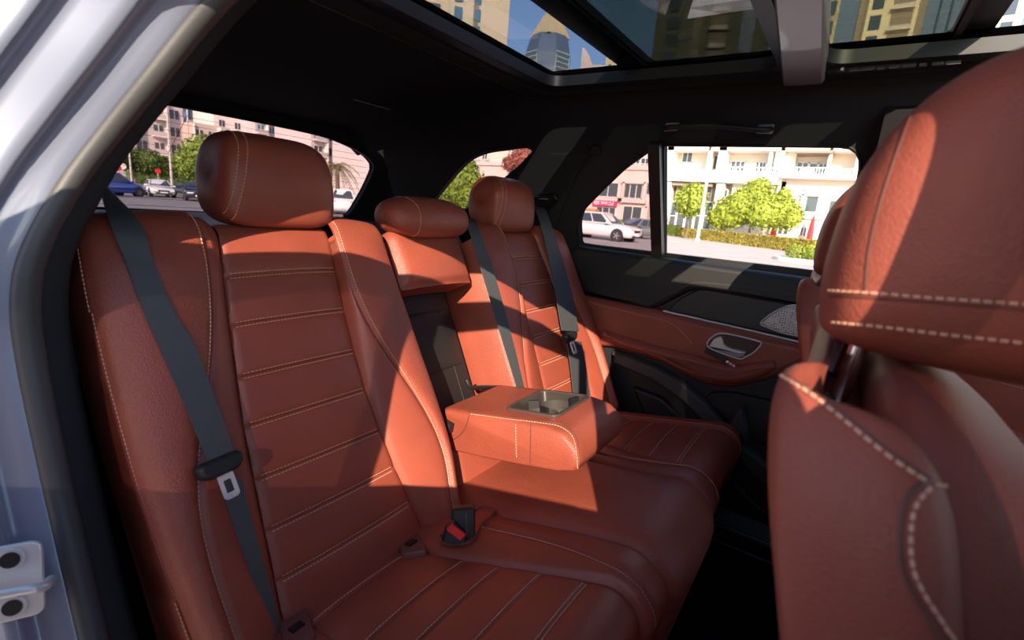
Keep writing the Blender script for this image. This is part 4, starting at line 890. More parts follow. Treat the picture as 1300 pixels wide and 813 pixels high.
# ================================================================== OPEN REAR DOOR on the near side (swung out beside the camera) and closed front door
PHI = math.radians(28); HX, HY = 0.20, -0.02
dd = vec(-math.cos(PHI), -math.sin(PHI), 0); dn = vec(-math.sin(PHI), math.cos(PHI), 0)     # along the door, towards its inner face
def o3(u, z, w=0.0):
    lean = 0.54 * max(0.0, z + 0.11); return vec(HX, HY, 0) + dd * u + dn * (w + lean) + vec(0, 0, z)
od = thing('door_3', 'open silver rear door swung out on the near side', 'door', (HX, HY, -0.9)); od['kind'] = 'structure'
b = MB(); low = round_poly([(0.0, -0.85), (0.72, -0.85), (0.86, -0.55), (1.0, -0.3), (1.02, -0.10), (0.0, -0.10)], 0.04); pad_plate(b, low, lambda u, z, w: o3(u, z, -0.13 + w), 0.13, 0.02); b.build('door_skin', M_PAINT, od, sharp=35)
b = MB(); pad_plate(b, round_poly([(0.04, -0.80), (0.70, -0.80), (0.95, -0.3), (0.98, -0.11), (0.04, -0.11)], 0.04), lambda u, z, w: o3(u, z, w), 0.04, 0.02); b.build('inner_lining', M_SMOOTH, od, sharp=35)
fr_o = [(0.0, -0.12), (0.04, 0.27), (0.2, 0.305), (0.45, 0.31), (0.62, 0.28), (0.75, 0.20), (0.93, 0.02), (1.02, -0.12)]
fr_m = [(0.035, -0.105), (0.065, 0.245), (0.3, 0.262), (0.47, 0.252), (0.47, -0.105)]; fr_q = [(0.51, -0.105), (0.51, 0.245), (0.60, 0.23), (0.74, 0.13), (0.90, -0.02), (0.90, -0.105)]
b = MB(); holed_plate(b, fr_o, [fr_m, fr_q], o3, -0.05, 0.0); b.build('window_frame', M_BLACK, od, sharp=30)
for L_ in (fr_q,):
    b = MB(); b.prism([o3(u, z, -0.025) for u, z in L_], dn * 0.004); b.build('door_glass', M_GLASS_DARK, od, sharp=20)
b = MB(); b.box(0.12, 1.3, 0.10, 0.155, -0.95, -0.10); b.box(0.10, 0.17, 0.13, 0.22, -0.95, 0.0); struct(b.build('wall_right_front', M_SOFT), 'near front door lining and pillar')
b = MB(); b.box(1.1, 1.3, 0.14, 1.70, -0.95, -0.25); struct(b.build('wall_front', M_SOFT), 'dashboard side of the cabin')
# ================================================================== OUTSIDE: ground, buildings, trees, cars
GZ = -EYE
M_ROAD = plain('pale asphalt', (0.42, 0.36, 0.34), 0.9, var=0.12, vscale=0.7, bump=(60, 0.3, 0.01))
M_LOT = plain('parking asphalt', (0.20, 0.19, 0.19), 0.9, var=0.15, vscale=0.5)
M_PAVE = plain('pale paving', (0.55, 0.48, 0.44), 0.85, var=0.08, vscale=2)
M_KERB = plain('kerb stone', (0.60, 0.55, 0.50), 0.8)
M_WHITEP = plain('white road paint', (0.85, 0.83, 0.80), 0.7)
M_CREAM = plain('cream render', (0.74, 0.62, 0.52), 0.85, var=0.05, vscale=0.4)
M_PINK = plain('pale pink render', (0.72, 0.55, 0.50), 0.85, var=0.05, vscale=0.4)
M_WHITE = plain('white render', (0.80, 0.74, 0.68), 0.8, var=0.04, vscale=0.5)
M_BEIGE = plain('beige render', (0.58, 0.48, 0.40), 0.85, var=0.06, vscale=0.5)
M_BROWN = plain('brown cladding', (0.26, 0.19, 0.14), 0.7)
M_WFRAME = plain('white window frame', (0.75, 0.72, 0.68), 0.6)
M_PANE = plain('dark window pane', (0.055, 0.07, 0.085), 0.12, spec=0.6)
M_BLUEPANE = plain('blue window pane', (0.06, 0.17, 0.24), 0.15, spec=0.6)
M_GLASSF = plain('blue grey curtain glass', (0.12, 0.16, 0.23), 0.2, spec=0.6)
M_GOLD = plain('sand stone spire', (0.70, 0.52, 0.28), 0.6)
M_MULL = plain('pale green mullion', (0.62, 0.62, 0.42), 0.6)
M_RAIL = plain('white balcony rail', (0.82, 0.80, 0.78), 0.5)
M_SIGNPINK = plain('magenta sign', (0.80, 0.03, 0.16), 0.5)
M_REDCLOTH = plain('red cloth', (0.62, 0.03, 0.04), 0.8)
M_POLE = plain('grey steel pole', (0.50, 0.47, 0.45), 0.5, metal=0.3)
M_BARK = plain('bark', (0.16, 0.11, 0.08), 0.9)
def leafmat(name, col): return plain(name, col, 0.6, spec=0.3, var=0.35, vscale=1.5)
M_LEAF1 = leafmat('sunny yellow green leaves', (0.23, 0.27, 0.03)); M_LEAF2 = leafmat('dark green leaves', (0.09, 0.14, 0.03)); M_LEAF3 = leafmat('bright green leaves', (0.16, 0.24, 0.03))
M_LEAF4 = leafmat('clipped hedge leaves', (0.26, 0.20, 0.03)); M_LEAFR = leafmat('red brown leaves', (0.34, 0.12, 0.09)); M_LIME = leafmat('lime shrub leaves', (0.42, 0.42, 0.04))
b = MB(); b.add([(-2500, -2500, GZ), (2500, -2500, GZ), (2500, 2500, GZ), (-2500, 2500, GZ)], [(0, 1, 2, 3)]); struct(b.build('ground', M_ROAD, smooth=False), 'pale sunlit road surface')
b = MB(); b.box(-120, -22, -40, 40, GZ - 0.05, GZ + 0.012); struct(b.build('parking_lot', M_LOT, smooth=False), 'grey parking lot behind the car')
# painted road number, mirrored in the roof glass
pth = smooth_curve([(-1.95, 6.55), (-1.55, 6.75), (-1.15, 6.55), (-1.2, 6.15), (-1.6, 5.75), (-1.95, 5.35), (-1.15, 5.32)], 40)
b = MB(); wv = 0.10; T2 = np.gradient(pth, axis=0); T2 /= np.linalg.norm(T2, axis=1, keepdims=True)
rows = [[(p[0] - t[1] * wv, p[1] + t[0] * wv, GZ + 0.012), (p[0] + t[1] * wv, p[1] - t[0] * wv, GZ + 0.012)] for p, t in zip(pth, T2)]; rows2 = [[(q[0], q[1], GZ + 0.002) for q in r[::-1]] for r in rows]; b.grid(rows); b.grid(rows2)
struct(b.build('road_marking', M_WHITEP), 'white painted numeral on the road')

def leaf_mesh(name, mat, parent, blobs, n, size, seed=1):
    """foliage: n small leaf quads scattered on and in ellipsoid clumps; blobs = [(cx, cy, cz, rx, ry, rz)] in the frame of the parent"""
    r = np.random.default_rng(seed); w = np.array([q[3] * q[4] + q[4] * q[5] for q in blobs]); w = w / w.sum()
    idx = r.choice(len(blobs), n, p=w); B = np.array(blobs)[idx]
    d = r.normal(size=(n, 3)); d /= np.linalg.norm(d, axis=1, keepdims=True); rad = r.uniform(0.72, 1.04, n)[:, None]
    C = B[:, :3] + d * rad * B[:, 3:]
    nrm = d + r.normal(scale=0.55, size=(n, 3)); nrm /= np.linalg.norm(nrm, axis=1, keepdims=True)
    a = np.cross(nrm, r.normal(size=(n, 3))); a /= np.linalg.norm(a, axis=1, keepdims=True); c = np.cross(nrm, a)
    s = (size * r.uniform(0.6, 1.3, n))[:, None]
    V = np.stack([C - a * s, C + c * s * 0.55, C + a * s, C - c * s * 0.55], 1).reshape(-1, 3)
    Fc = np.arange(4 * n).reshape(-1, 4)
    o = mesh_obj(name, V, Fc, mat, parent, smooth=False, local=True); o['kind'] = 'stuff'
    # solid dark heart so the crown is not see-through
    return o
def heart(parent, blobs, mat):
    b = MB()
    for q in blobs:
        rows = [[(q[0] + 0.8 * q[3] * math.cos(th) * math.cos(ph), q[1] + 0.8 * q[4] * math.sin(th) * math.cos(ph), q[2] + 0.8 * q[5] * math.sin(ph)) for th in np.linspace(0, 2 * math.pi, 10, endpoint=False)] for ph in np.linspace(-1.5, 1.5, 7)]
        b.grid(rows, cu=True)
    o = b.build('inner_foliage', mat, parent, local=True); o['kind'] = 'stuff'; return o
def tree(label, base, h, trunk_h, trunk_r, blobs, mat, n=2500, size=0.16, seed=1, name='leafy_tree', group=None):
    t = thing(name, label, 'tree', base, group=group)
    b = MB(); b.tube([(0, 0, 0), (0.03 * h, 0, trunk_h * 0.5), (0, 0, trunk_h), (0, 0.02 * h, trunk_h + 0.25 * (h - trunk_h))], [trunk_r, trunk_r * 0.85, trunk_r * 0.7, trunk_r * 0.3], 8); b.build('trunk', M_BARK, t, local=True)
    leaf_mesh('foliage', mat, t, blobs, n, size, seed); heart(t, blobs, mat); return t
def gp(px, py): return on_z((px, py), GZ)
def clump(r, rx, ry, rz, k, cz, seed):
    rg = np.random.default_rng(seed); out = [(0, 0, cz, rx * 0.75, ry * 0.75, rz * 0.8)]
    for _ in range(k):
        d = unit(rg.normal(size=3)); out.append((d[0] * rx * 0.62, d[1] * ry * 0.62, cz + d[2] * rz * 0.62, rx * 0.38, ry * 0.38, rz * 0.38))
    return out
# ---- big apartment building across the street; facade plane y = YF
YF = 60.0
def Q(zx, zy, dy=0.0): P = on_y((820 + 0.24597 * zx, 170 + 0.246 * zy), YF + dy); return P[0], P[2]
def Q2(zx, zy, dy=0.0): P = on_y((720 + 0.19667 * zx, 180 + 0.1968 * zy), YF + dy); return P[0], P[2]
def Q4(zx, zy, dy=0.0): P = on_y((540 + 0.17225 * zx, 170 + 0.1722 * zy), YF + dy); return P[0], P[2]
bld = thing('apartment_building', 'long pale pink apartment building with balconies across the street', 'building', (-10, YF + 4, GZ))
def fbox(name, mat, q, zx0, zy0, zx1, zy1, y0, y1, parent=None):
    mx, my = (zx0 + zx1) / 2, (zy0 + zy1) / 2; x0 = q(zx0, my, y0)[0]; x1 = q(zx1, my, y0)[0]; za = q(mx, zy1, y0)[1]; zb = q(mx, zy0, y0)[1]
    b = MB(); b.box(x0, x1, YF + y0, YF + y1, za, zb); return b.build(name, mat, parent or bld, smooth=False)
def win(q, zx0, zy0, zx1, zy1, y=0.0, nx=2, ny=1, pane=M_PANE, fr=M_WFRAME, parent=None):
    mx, my = (zx0 + zx1) / 2, (zy0 + zy1) / 2; x0 = q(zx0, my, y)[0]; x1 = q(zx1, my, y)[0]; za = q(mx, zy1, y)[1]; zb = q(mx, zy0, y)[1]
    b = MB(); t = 0.09
    b.box(x0, x1, YF + y - 0.08, YF + y + 0.1, za, za + t); b.box(x0, x1, YF + y - 0.08, YF + y + 0.1, zb - t, zb); b.box(x0, x0 + t, YF + y - 0.08, YF + y + 0.1, za, zb); b.box(x1 - t, x1, YF + y - 0.08, YF + y + 0.1, za, zb)
    for k in range(1, nx): xm = x0 + (x1 - x0) * k / nx; b.box(xm - t / 2, xm + t / 2, YF + y - 0.07, YF + y + 0.1, za, zb)
    for k in range(1, ny): zm = za + (zb - za) * k / ny; b.box(x0, x1, YF + y - 0.065, YF + y + 0.1, zm - t / 2, zm + t / 2)
    w = b.build('window', fr, parent or bld, smooth=False)
    b = MB(); b.box(x0 + 0.02, x1 - 0.02, YF + y - 0.02, YF + y + 0.08, za + 0.02, zb - 0.02); b.build('pane', pane, w, smooth=False)
    return w
# mass of the building: back wall, right part, left part
b = MB(); b.box(-64, 25, YF + 2.2, YF + 14, GZ, 13.5); b.build('rear_wall', M_CREAM, bld, smooth=False)
xl = Q2(540, 300)[0]
zslabB = Q(800, 228)[1]; zslabT = Q(800, 192)[1]
z1 = Q(200, 245)[1]; z2 = Q(200, 186)[1]; z3 = Q(300, 86)[1]; z4 = Q(300, 60)[1]; zr2 = Q(900, 238)[1]; zr1 = Q(900, 215)[1]
xm = Q(692, 300)[0]; xa = Q(80, 300)[0]
def wbox(name, mat, x0, x1, y0, y1, za, zb): b = MB(); b.box(x0, x1, YF + y0, YF + y1, za, zb); return b.build(name, mat, bld, smooth=False)
wbox('parapet_band', M_WHITE, xa, xm, -0.3, 2.3, z1, z2)
wbox('upper_band', M_WHITE, xa, 25, 0.0, 2.3, z3, z4)
wbox('roof_band', M_WHITE, -64, 25, 0.0, 2.3, Q(300, 20)[1] + 2, Q(300, 20)[1] + 4)
wbox('balcony_slab', M_WHITE, xm, 25, -1.2, 2.3, zr2, zr1)
wbox('first_floor_wall', M_CREAM, xm, 25, 0.0, 2.3, GZ, zr2)
wbox('top_floor_wall', M_CREAM, xa, 25, 0.4, 2.3, z4, 13.0)
for (a, c) in ((80, 140), (318, 332), (372, 412), (690, 712)): fbox('pier', M_WHITE, Q, a, 60, c, 190, 0.0, 2.3)
for (a, c) in ((630, 648), (664, 682)): fbox('thin_column', M_RAIL, Q, a, 88, c, 205, 0.3, 0.6)
fbox('pier', M_CREAM, Q, 715, 85, 770, 215, 0.9, 2.3); fbox('pier', M_CREAM, Q, 938, 70, 955, 215, 0.0, 2.3); fbox('pier', M_WHITE, Q, 1085, 60, 1130, 215, 0.0, 2.3)
fbox('awning_slab', M_BROWN, Q, 780, 84, 965, 98, -0.6, 2.3)
# loggia windows
for (a, t_, c, d, nx) in ((188, 92, 242, 150, 2), (332, 110, 370, 186, 1), (412, 140, 512, 196, 4), (563, 145, 622, 200, 3), (775, 145, 838, 202, 2), (888, 150, 938, 204, 2), (840, 150, 886, 200, 1)): win(Q, a, t_, c, d, 2.15, nx, 1)
for (a, t_, c, d, nx) in ((352, 36, 384, 54, 2), (440, 40, 525, 66, 3), (738, 46, 842, 72, 3), (975, 56, 1096, 78, 3)): win(Q, a, t_, c, d, 0.35, nx, 1)
# balcony rails: each bay
def rail(q, zx0, zx1, zyt, zyb, y, n):
    mx = (zx0 + zx1) / 2; x0, x1 = q(zx0, zyt, y)[0], q(zx1, zyt, y)[0]; zt = q(mx, zyt, y)[1]; zb = q(mx, zyb, y)[1]; b = MB()
    b.box(x0, x1, YF + y - 0.04, YF + y + 0.04, zt - 0.08, zt); b.box(x0, x1, YF + y - 0.03, YF + y + 0.03, zb, zb + 0.06)
    for k in range(n + 1): xx = x0 + (x1 - x0) * k / n; b.box(xx - 0.03, xx + 0.03, YF + y - 0.03, YF + y + 0.03, zb, zt)
    return b.build('balcony_rail', M_RAIL, bld, smooth=False)
rail(Q, 412, 690, 172, 200, -0.1, 14); rail(Q, 700, 930, 172, 214, -1.1, 16); rail(Q, 945, 1100, 178, 216, -1.1, 12)
for (a, t_, c, d, k) in ((812, 182, 870, 205, 0), (1000, 188, 1050, 212, 1)):
    fbox('balcony_table', M_RAIL, Q, a, t_, c, t_ + 5, 0.2, 1.2)
# first floor and ground floor, right part
for (a, t_, c, d, nx) in ((700, 328, 772, 402, 1), (820, 320, 890, 408, 1), (940, 342, 1003, 418, 1), (678, 474, 738, 524, 2), (793, 480, 832, 532, 2), (918, 485, 990, 535, 2)): win(Q, a, t_, c, d, -0.02, nx, 1)
b = MB()
o = fbox('window_surround', M_WHITE, Q, 793, 310, 903, 320, -0.35, 0.0); fbox('window_surround', M_WHITE, Q, 793, 425, 903, 438, -0.35, 0.0); fbox('window_surround', M_WHITE, Q, 793, 310, 806, 438, -0.35, 0.0)
fbox('window_surround', M_WHITE, Q, 693, 318, 780, 326, -0.2, 0.0); fbox('window_surround', M_WHITE, Q, 935, 328, 1015, 336, -0.2, 0.0)
# storefront, left part
fbox('store_column', M_PINK, Q, 80, 245, 112, 520, 0.0, 1.5); fbox('store_column', M_CREAM, Q, 345, 255, 385, 520, 0.0, 1.5); fbox('store_column', M_CREAM, Q, 660, 245, 700, 520, 0.0, 1.5); fbox('store_beam', M_BROWN, Q, 110, 250, 345, 268, 0.2, 1.4); fbox('store_wall', M_CREAM, Q, 425, 245, 690, 560, 0.6, 2.2)
for i in range(5): win(Q, 114 + i * 46, 350 if i not in (1, 2) else 330, 158 + i * 46, 495, 1.5, 1, 2)
win(Q, 114, 270, 340, 350, 1.6, 5, 1, pane=plain('brown shop pane', (0.10, 0.055, 0.05), 0.2)); win(Q, 384, 285, 425, 330, 0.8, 1, 1)  # upper shop panes are a plain brown
fbox('poster', plain('blue poster', (0.12, 0.2, 0.24), 0.5), Q, 108, 352, 136, 410, 1.2, 1.3)
# left part behind the fixed pane (pink wing)
wbox('pink_wing_wall', M_PINK, -64, xl, 0.0, 2.2, GZ, 6.6); 
fbox('lintel_band', M_PINK, Q2, -200, 150, 540, 175, -0.2, 0.0)
win(Q2, 365, 272, 487, 368, -0.03, 3, 1); win(Q2, 358, 415, 482, 515, -0.03, 2, 1); win(Q2, 200, 262, 332, 358, -0.03, 2, 1); win(Q2, 185, 420, 312, 505, -0.03, 3, 1); win(Q2, 512, 262, 560, 345, -0.03, 1, 1)
fbox('window_surround', M_PINK, Q2, 350, 258, 365, 395, -0.4, 0.0); fbox('window_surround', M_PINK, Q2, 488, 258, 505, 395, -0.4, 0.0); fbox('window_surround', M_PINK, Q2, 350, 255, 505, 270, -0.4, 0.0); fbox('window_surround', M_PINK, Q2, 350, 372, 505, 395, -0.5, 0.0)
win(Q2, 395, 112, 470, 158, 0.5, 3, 1); win(Q2, 475, 105, 535, 160, 0.5, 2, 1)
rail(Q2, 390, 535, 140, 160, 0.0, 12)
fbox('wall_lamp', M_BLACK, Q2, 326, 364, 352, 384, -0.5, -0.1)
for zx in (160, 505): fbox('small_vent', M_BLACK, Q2, zx, 395 if zx < 200 else 418, zx + 8, (395 if zx < 200 else 418) + 8, -0.1, 0.0)
fbox('awning', plain('orange awning', (0.75, 0.22, 0.08), 0.7), Q2, 115, 432, 182, 452, -1.2, 0.0)
for k in range(7):
    zx = -900 + 150 * k; win(Q2, zx, 262, zx + 90, 358, -0.03, 2, 1); win(Q2, zx, 412, zx + 90, 510, -0.03, 2, 1)
for k in range(9): win(Q4, 20 + 75 * k - 200, 122, 60 + 75 * k - 200, 200, 0.3, 2, 1)
rail(Q4, 60, 620, 185, 205, -0.1, 40); fbox('terrace_band', M_PINK, Q4, -200, 205, 640, 225, -0.3, 0.6)
# shop sign with its white lettering
sg1 = Q2(175, 376); sg2 = Q2(322, 420); sy = YF - 0.45
sn = thing('shop_sign', 'small magenta shop sign with white lettering on the pink wall', 'sign', ((sg1[0] + sg2[0]) / 2, sy, (sg1[1] + sg2[1]) / 2))
b = MB(); b.box(sg1[0], sg2[0], sy, sy + 0.4, sg2[1], sg1[1]); b.build('board', M_SIGNPINK, sn, smooth=False)
SW = sg2[0] - sg1[0]; SH = sg1[1] - sg2[1]
def glyph(*bars):
    b = MB()
    for u0, u1, v0, v1 in bars: b.box(sg1[0] + SW * u0, sg1[0] + SW * u1, sy - 0.04, sy, sg2[1] + SH * v0, sg2[1] + SH * v1)
    b.build('letter', M_WHITEP, sn, smooth=False)
glyph((0.06, 0.30, 0.72, 0.84), (0.06, 0.30, 0.46, 0.58), (0.06, 0.30, 0.20, 0.32), (0.06, 0.09, 0.20, 0.84))
glyph((0.33, 0.43, 0.74, 0.84), (0.39, 0.43, 0.24, 0.84))
glyph((0.46, 0.49, 0.30, 0.84)); glyph((0.53, 0.56, 0.30, 0.84), (0.53, 0.63, 0.28, 0.40), (0.60, 0.63, 0.30, 0.84))
glyph((0.67, 0.80, 0.60, 0.72), (0.74, 0.77, 0.60, 0.90), (0.67, 0.90, 0.20, 0.32)); glyph((0.80, 0.90, 0.42, 0.54), (0.87, 0.90, 0.42, 0.84))
# closed red parasols on the terrace
def parasol(label, pxb, y, h):
    P = on_y(pxb, y); t = thing('closed_parasol', label, 'parasol', (P[0], y, GZ), group='closed red parasols')
    b = MB(); b.tube([(0, 0, 0), (0, 0, h)], 0.04, 8); b.build('pole', M_POLE, t, local=True)
    b = MB(); rows = [[(r * (1 + 0.25 * (k % 2)) * math.cos(k * math.pi / 6), r * (1 + 0.25 * (k % 2)) * math.sin(k * math.pi / 6), z) for k in range(12)] for z, r in ((h * 0.25, 0.26), (h * 0.5, 0.24), (h * 0.8, 0.15), (h, 0.03))]; b.grid(rows, cu=True); b.build('folded_canopy', M_REDCLOTH, t, local=True, sharp=20)
parasol('closed red parasol in front of the small terrace window', (1028, 300), 58.5, 3.4); parasol('closed red parasol beside the big leafy tree', (982, 295), 58.0, 2.6)
# planting: hedges, shrub island, trees, lamp post
def hedge(label, A, Bp, w, h, mat, n, seed, name='clipped_hedge', size=0.12, group=None):
    A = np.array(A[:2] if len(A) > 2 else A, float); Bp = np.array(Bp[:2] if len(Bp) > 2 else Bp, float); L = np.linalg.norm(Bp - A); c = (A + Bp) / 2; ang = math.atan2(*(Bp - A)[::-1])
    t = thing(name, label, 'hedge', (c[0], c[1], GZ), ang, group)
    b = MB(); P = round_poly([(-L / 2, 0.0), (L / 2, 0.0), (L / 2, h), (-L / 2, h)], min(0.2, h * 0.3)); b.prism([(q[0], -w / 2, q[1]) for q in P], (0, w, 0)); b.build('body', mat, t, local=True, smooth=False)
    r = np.random.default_rng(seed); V = []; Fc = []
    for k in range(n):
        f = r.integers(3); u = r.uniform(-L / 2, L / 2)
        if f == 0: p = vec(u, -w / 2, r.uniform(0, h)); nr = vec(0, -1, 0)
        elif f == 1: p = vec(u, r.uniform(-w / 2, w / 2), h); nr = vec(0, 0, 1)
        else: p = vec(u, w / 2, r.uniform(0, h)); nr = vec(0, 1, 0)
        nr = unit(nr + r.normal(scale=0.7, size=3)); a = unit(np.cross(nr, r.normal(size=3))); c2 = np.cross(nr, a); s = size * r.uniform(0.6, 1.3)
        p = p + nr * 0.02; V += [p - a * s, p + c2 * s * 0.6, p + a * s, p - c2 * s * 0.6]; Fc.append(tuple(range(4 * k, 4 * k + 4)))
    o = mesh_obj('leaves', V, Fc, mat, t, smooth=False, local=True); o['kind'] = 'stuff'; return t
hedge('long orange tinged clipped hedge in front of the big leafy tree', (-15.0, 55.0), (-1.2, 41.5), 1.2, 0.98, M_LEAF4, 3500, 3)
hedge('short green hedge left of the street lamp', (-22.5, 57.5), (-15.9, 55.9), 1.2, 1.15, M_LEAF1, 1600, 4)
hedge('green hedge behind the white car', (-27, 50), (-18.8, 50), 1.5, 1.25, M_LEAF2, 1500, 5)
isl = thing('shrub_island', 'kerbed planting island with lime and green shrubs near the road', 'planting', (-0.3, 29.5, GZ))
b = MB(); P = smooth_curve([(-2.6, -1.4), (-1.5, -2.2), (3, -2.4), (5, 0), (3, 2.2), (-1.2, 1.8), (-2.8, 0.4)], 40, True); pad_plate(b, P, lambda u, v, w: (u, v, w), 0.16, 0.05); b.build('kerb', M_KERB, isl, local=True)
leaf_mesh('lime_shrubs', M_LIME, isl, [(0.5, 0.9, 0.75, 1.9, 1.0, 0.55), (2.4, 0.8, 0.8, 1.8, 1.0, 0.55), (-0.5, 0.8, 0.6, 1.1, 0.8, 0.5)], 3800, 0.07, 11); heart(isl, [(0.5, 0.9, 0.7, 1.8, 0.9, 0.5), (2.4, 0.8, 0.7, 1.7, 0.9, 0.5)], M_LIME)
leaf_mesh('green_shrubs', M_LEAF1, isl, [(-1.8, -0.6, 0.45, 0.6, 0.6, 0.4), (-0.6, -0.9, 0.5, 0.9, 0.6, 0.42), (0.9, -1.1, 0.5, 1.0, 0.6, 0.42), (2.4, -1.0, 0.5, 1.2, 0.6, 0.42)], 3200, 0.07, 12); heart(isl, [(-0.6, -0.8, 0.4, 1.4, 0.5, 0.36), (1.4, -1.0, 0.4, 1.6, 0.5, 0.36)], M_LEAF3)
b = MB(); 
for k in range(7): b.box(-0.6 + 0.16 * k, -0.5 + 0.16 * k, -2.9, -2.5, 0.0, 0.05)
b.build('drain_grate', M_BLACK, isl, local=True)
P = on_y((870, 300), 52.0); tree('small round ball-shaped tree beside the street lamp', (P[0], 52.0, GZ), 5.3, 2.0, 0.09, [(0, 0, 3.75, 1.65, 1.6, 1.75)], M_LEAF1, 1700, 0.17, 21)
P = on_y((950, 300), 54.5)
tree('big bushy leafy tree behind the long hedge', (P[0], 54.5, GZ), 6.8, 1.2, 0.16, [(q[0] * 1.1, q[1], q[2] * 1.08, q[3] * 1.1, q[4], q[5] * 1.08) for q in [(-1.9, 0, 2.6, 1.9, 1.7, 1.6), (-0.2, 0.3, 3.9, 2.0, 1.8, 1.9), (1.9, 0, 3.1, 1.9, 1.7, 1.8), (-1.0, -0.6, 3.4, 1.5, 1.4, 1.5), (0.9, -0.8, 2.9, 1.8, 1.5, 1.7), (3.0, 0, 2.7, 1.1, 1.2, 1.3), (-2.9, 0, 2.1, 1.0, 1.2, 1.1), (0.2, 0, 5.1, 1.0, 1.0, 0.9), (2.3, 0, 4.5, 0.6, 0.6, 0.7)]], M_LEAF1, 6500, 0.17, 22)
def lamp_post(label, px, y, h, r=0.09, top=True, x=None):
    P = on_y(px, y) if x is None else vec(x, y, 0); t = thing('lamp_post', label, 'lamp post', (P[0], y, GZ), group='street lamp posts')
    b = MB(); b.tube([(0, 0, 0), (0, 0, h)], [r, r * 0.7], 10); b.build('pole', M_POLE, t, local=True)
    b = MB(); b.tube([(0, 0, 0), (0, 0, 0.25)], r * 1.6, 10); b.build('foot', M_POLE, t, local=True)
    b = MB(); b.obox((0.5, 0, h), (0.6, 0, 0), (0, 0.14, 0), (0, 0, 0.06)); b.build('lamp_head', M_POLE, t, local=True); return t
lamp_post('white street lamp post between the ball tree and the bushy tree', (886, 300), 46.0, 9.5, 0.16)
lamp_post('thin lamp post behind the red leafed tree', (642, 250), 47.0, 9.0, 0.14)
P = on_y((600, 250), 24.0); tree('dense green tree seen through the luggage area pane', (P[0] - 1.0, 24.0, GZ), 4.6, 1.0, 0.15, [(0, 0, 2.6, 1.6, 1.4, 1.5), (-0.9, 0, 2.0, 1.2, 1.2, 1.2), (0.9, 0, 2.1, 1.0, 1.1, 1.1), (0.2, 0, 3.6, 0.8, 0.8, 0.8)], M_LEAF3, 4000, 0.13, 23)
P = on_y((668, 200), 34.0); tree('red brown leafed tree high behind the far rear pillar', (P[0] + 0.4, 34.0, GZ), 6.5, 3.3, 0.13, [(0, 0, 5.3, 1.9, 1.7, 1.3), (-1.6, 0, 5.0, 1.0, 1.0, 0.8), (1.5, 0, 5.0, 1.5, 1.2, 1.2)], M_LEAFR, 2200, 0.13, 24)

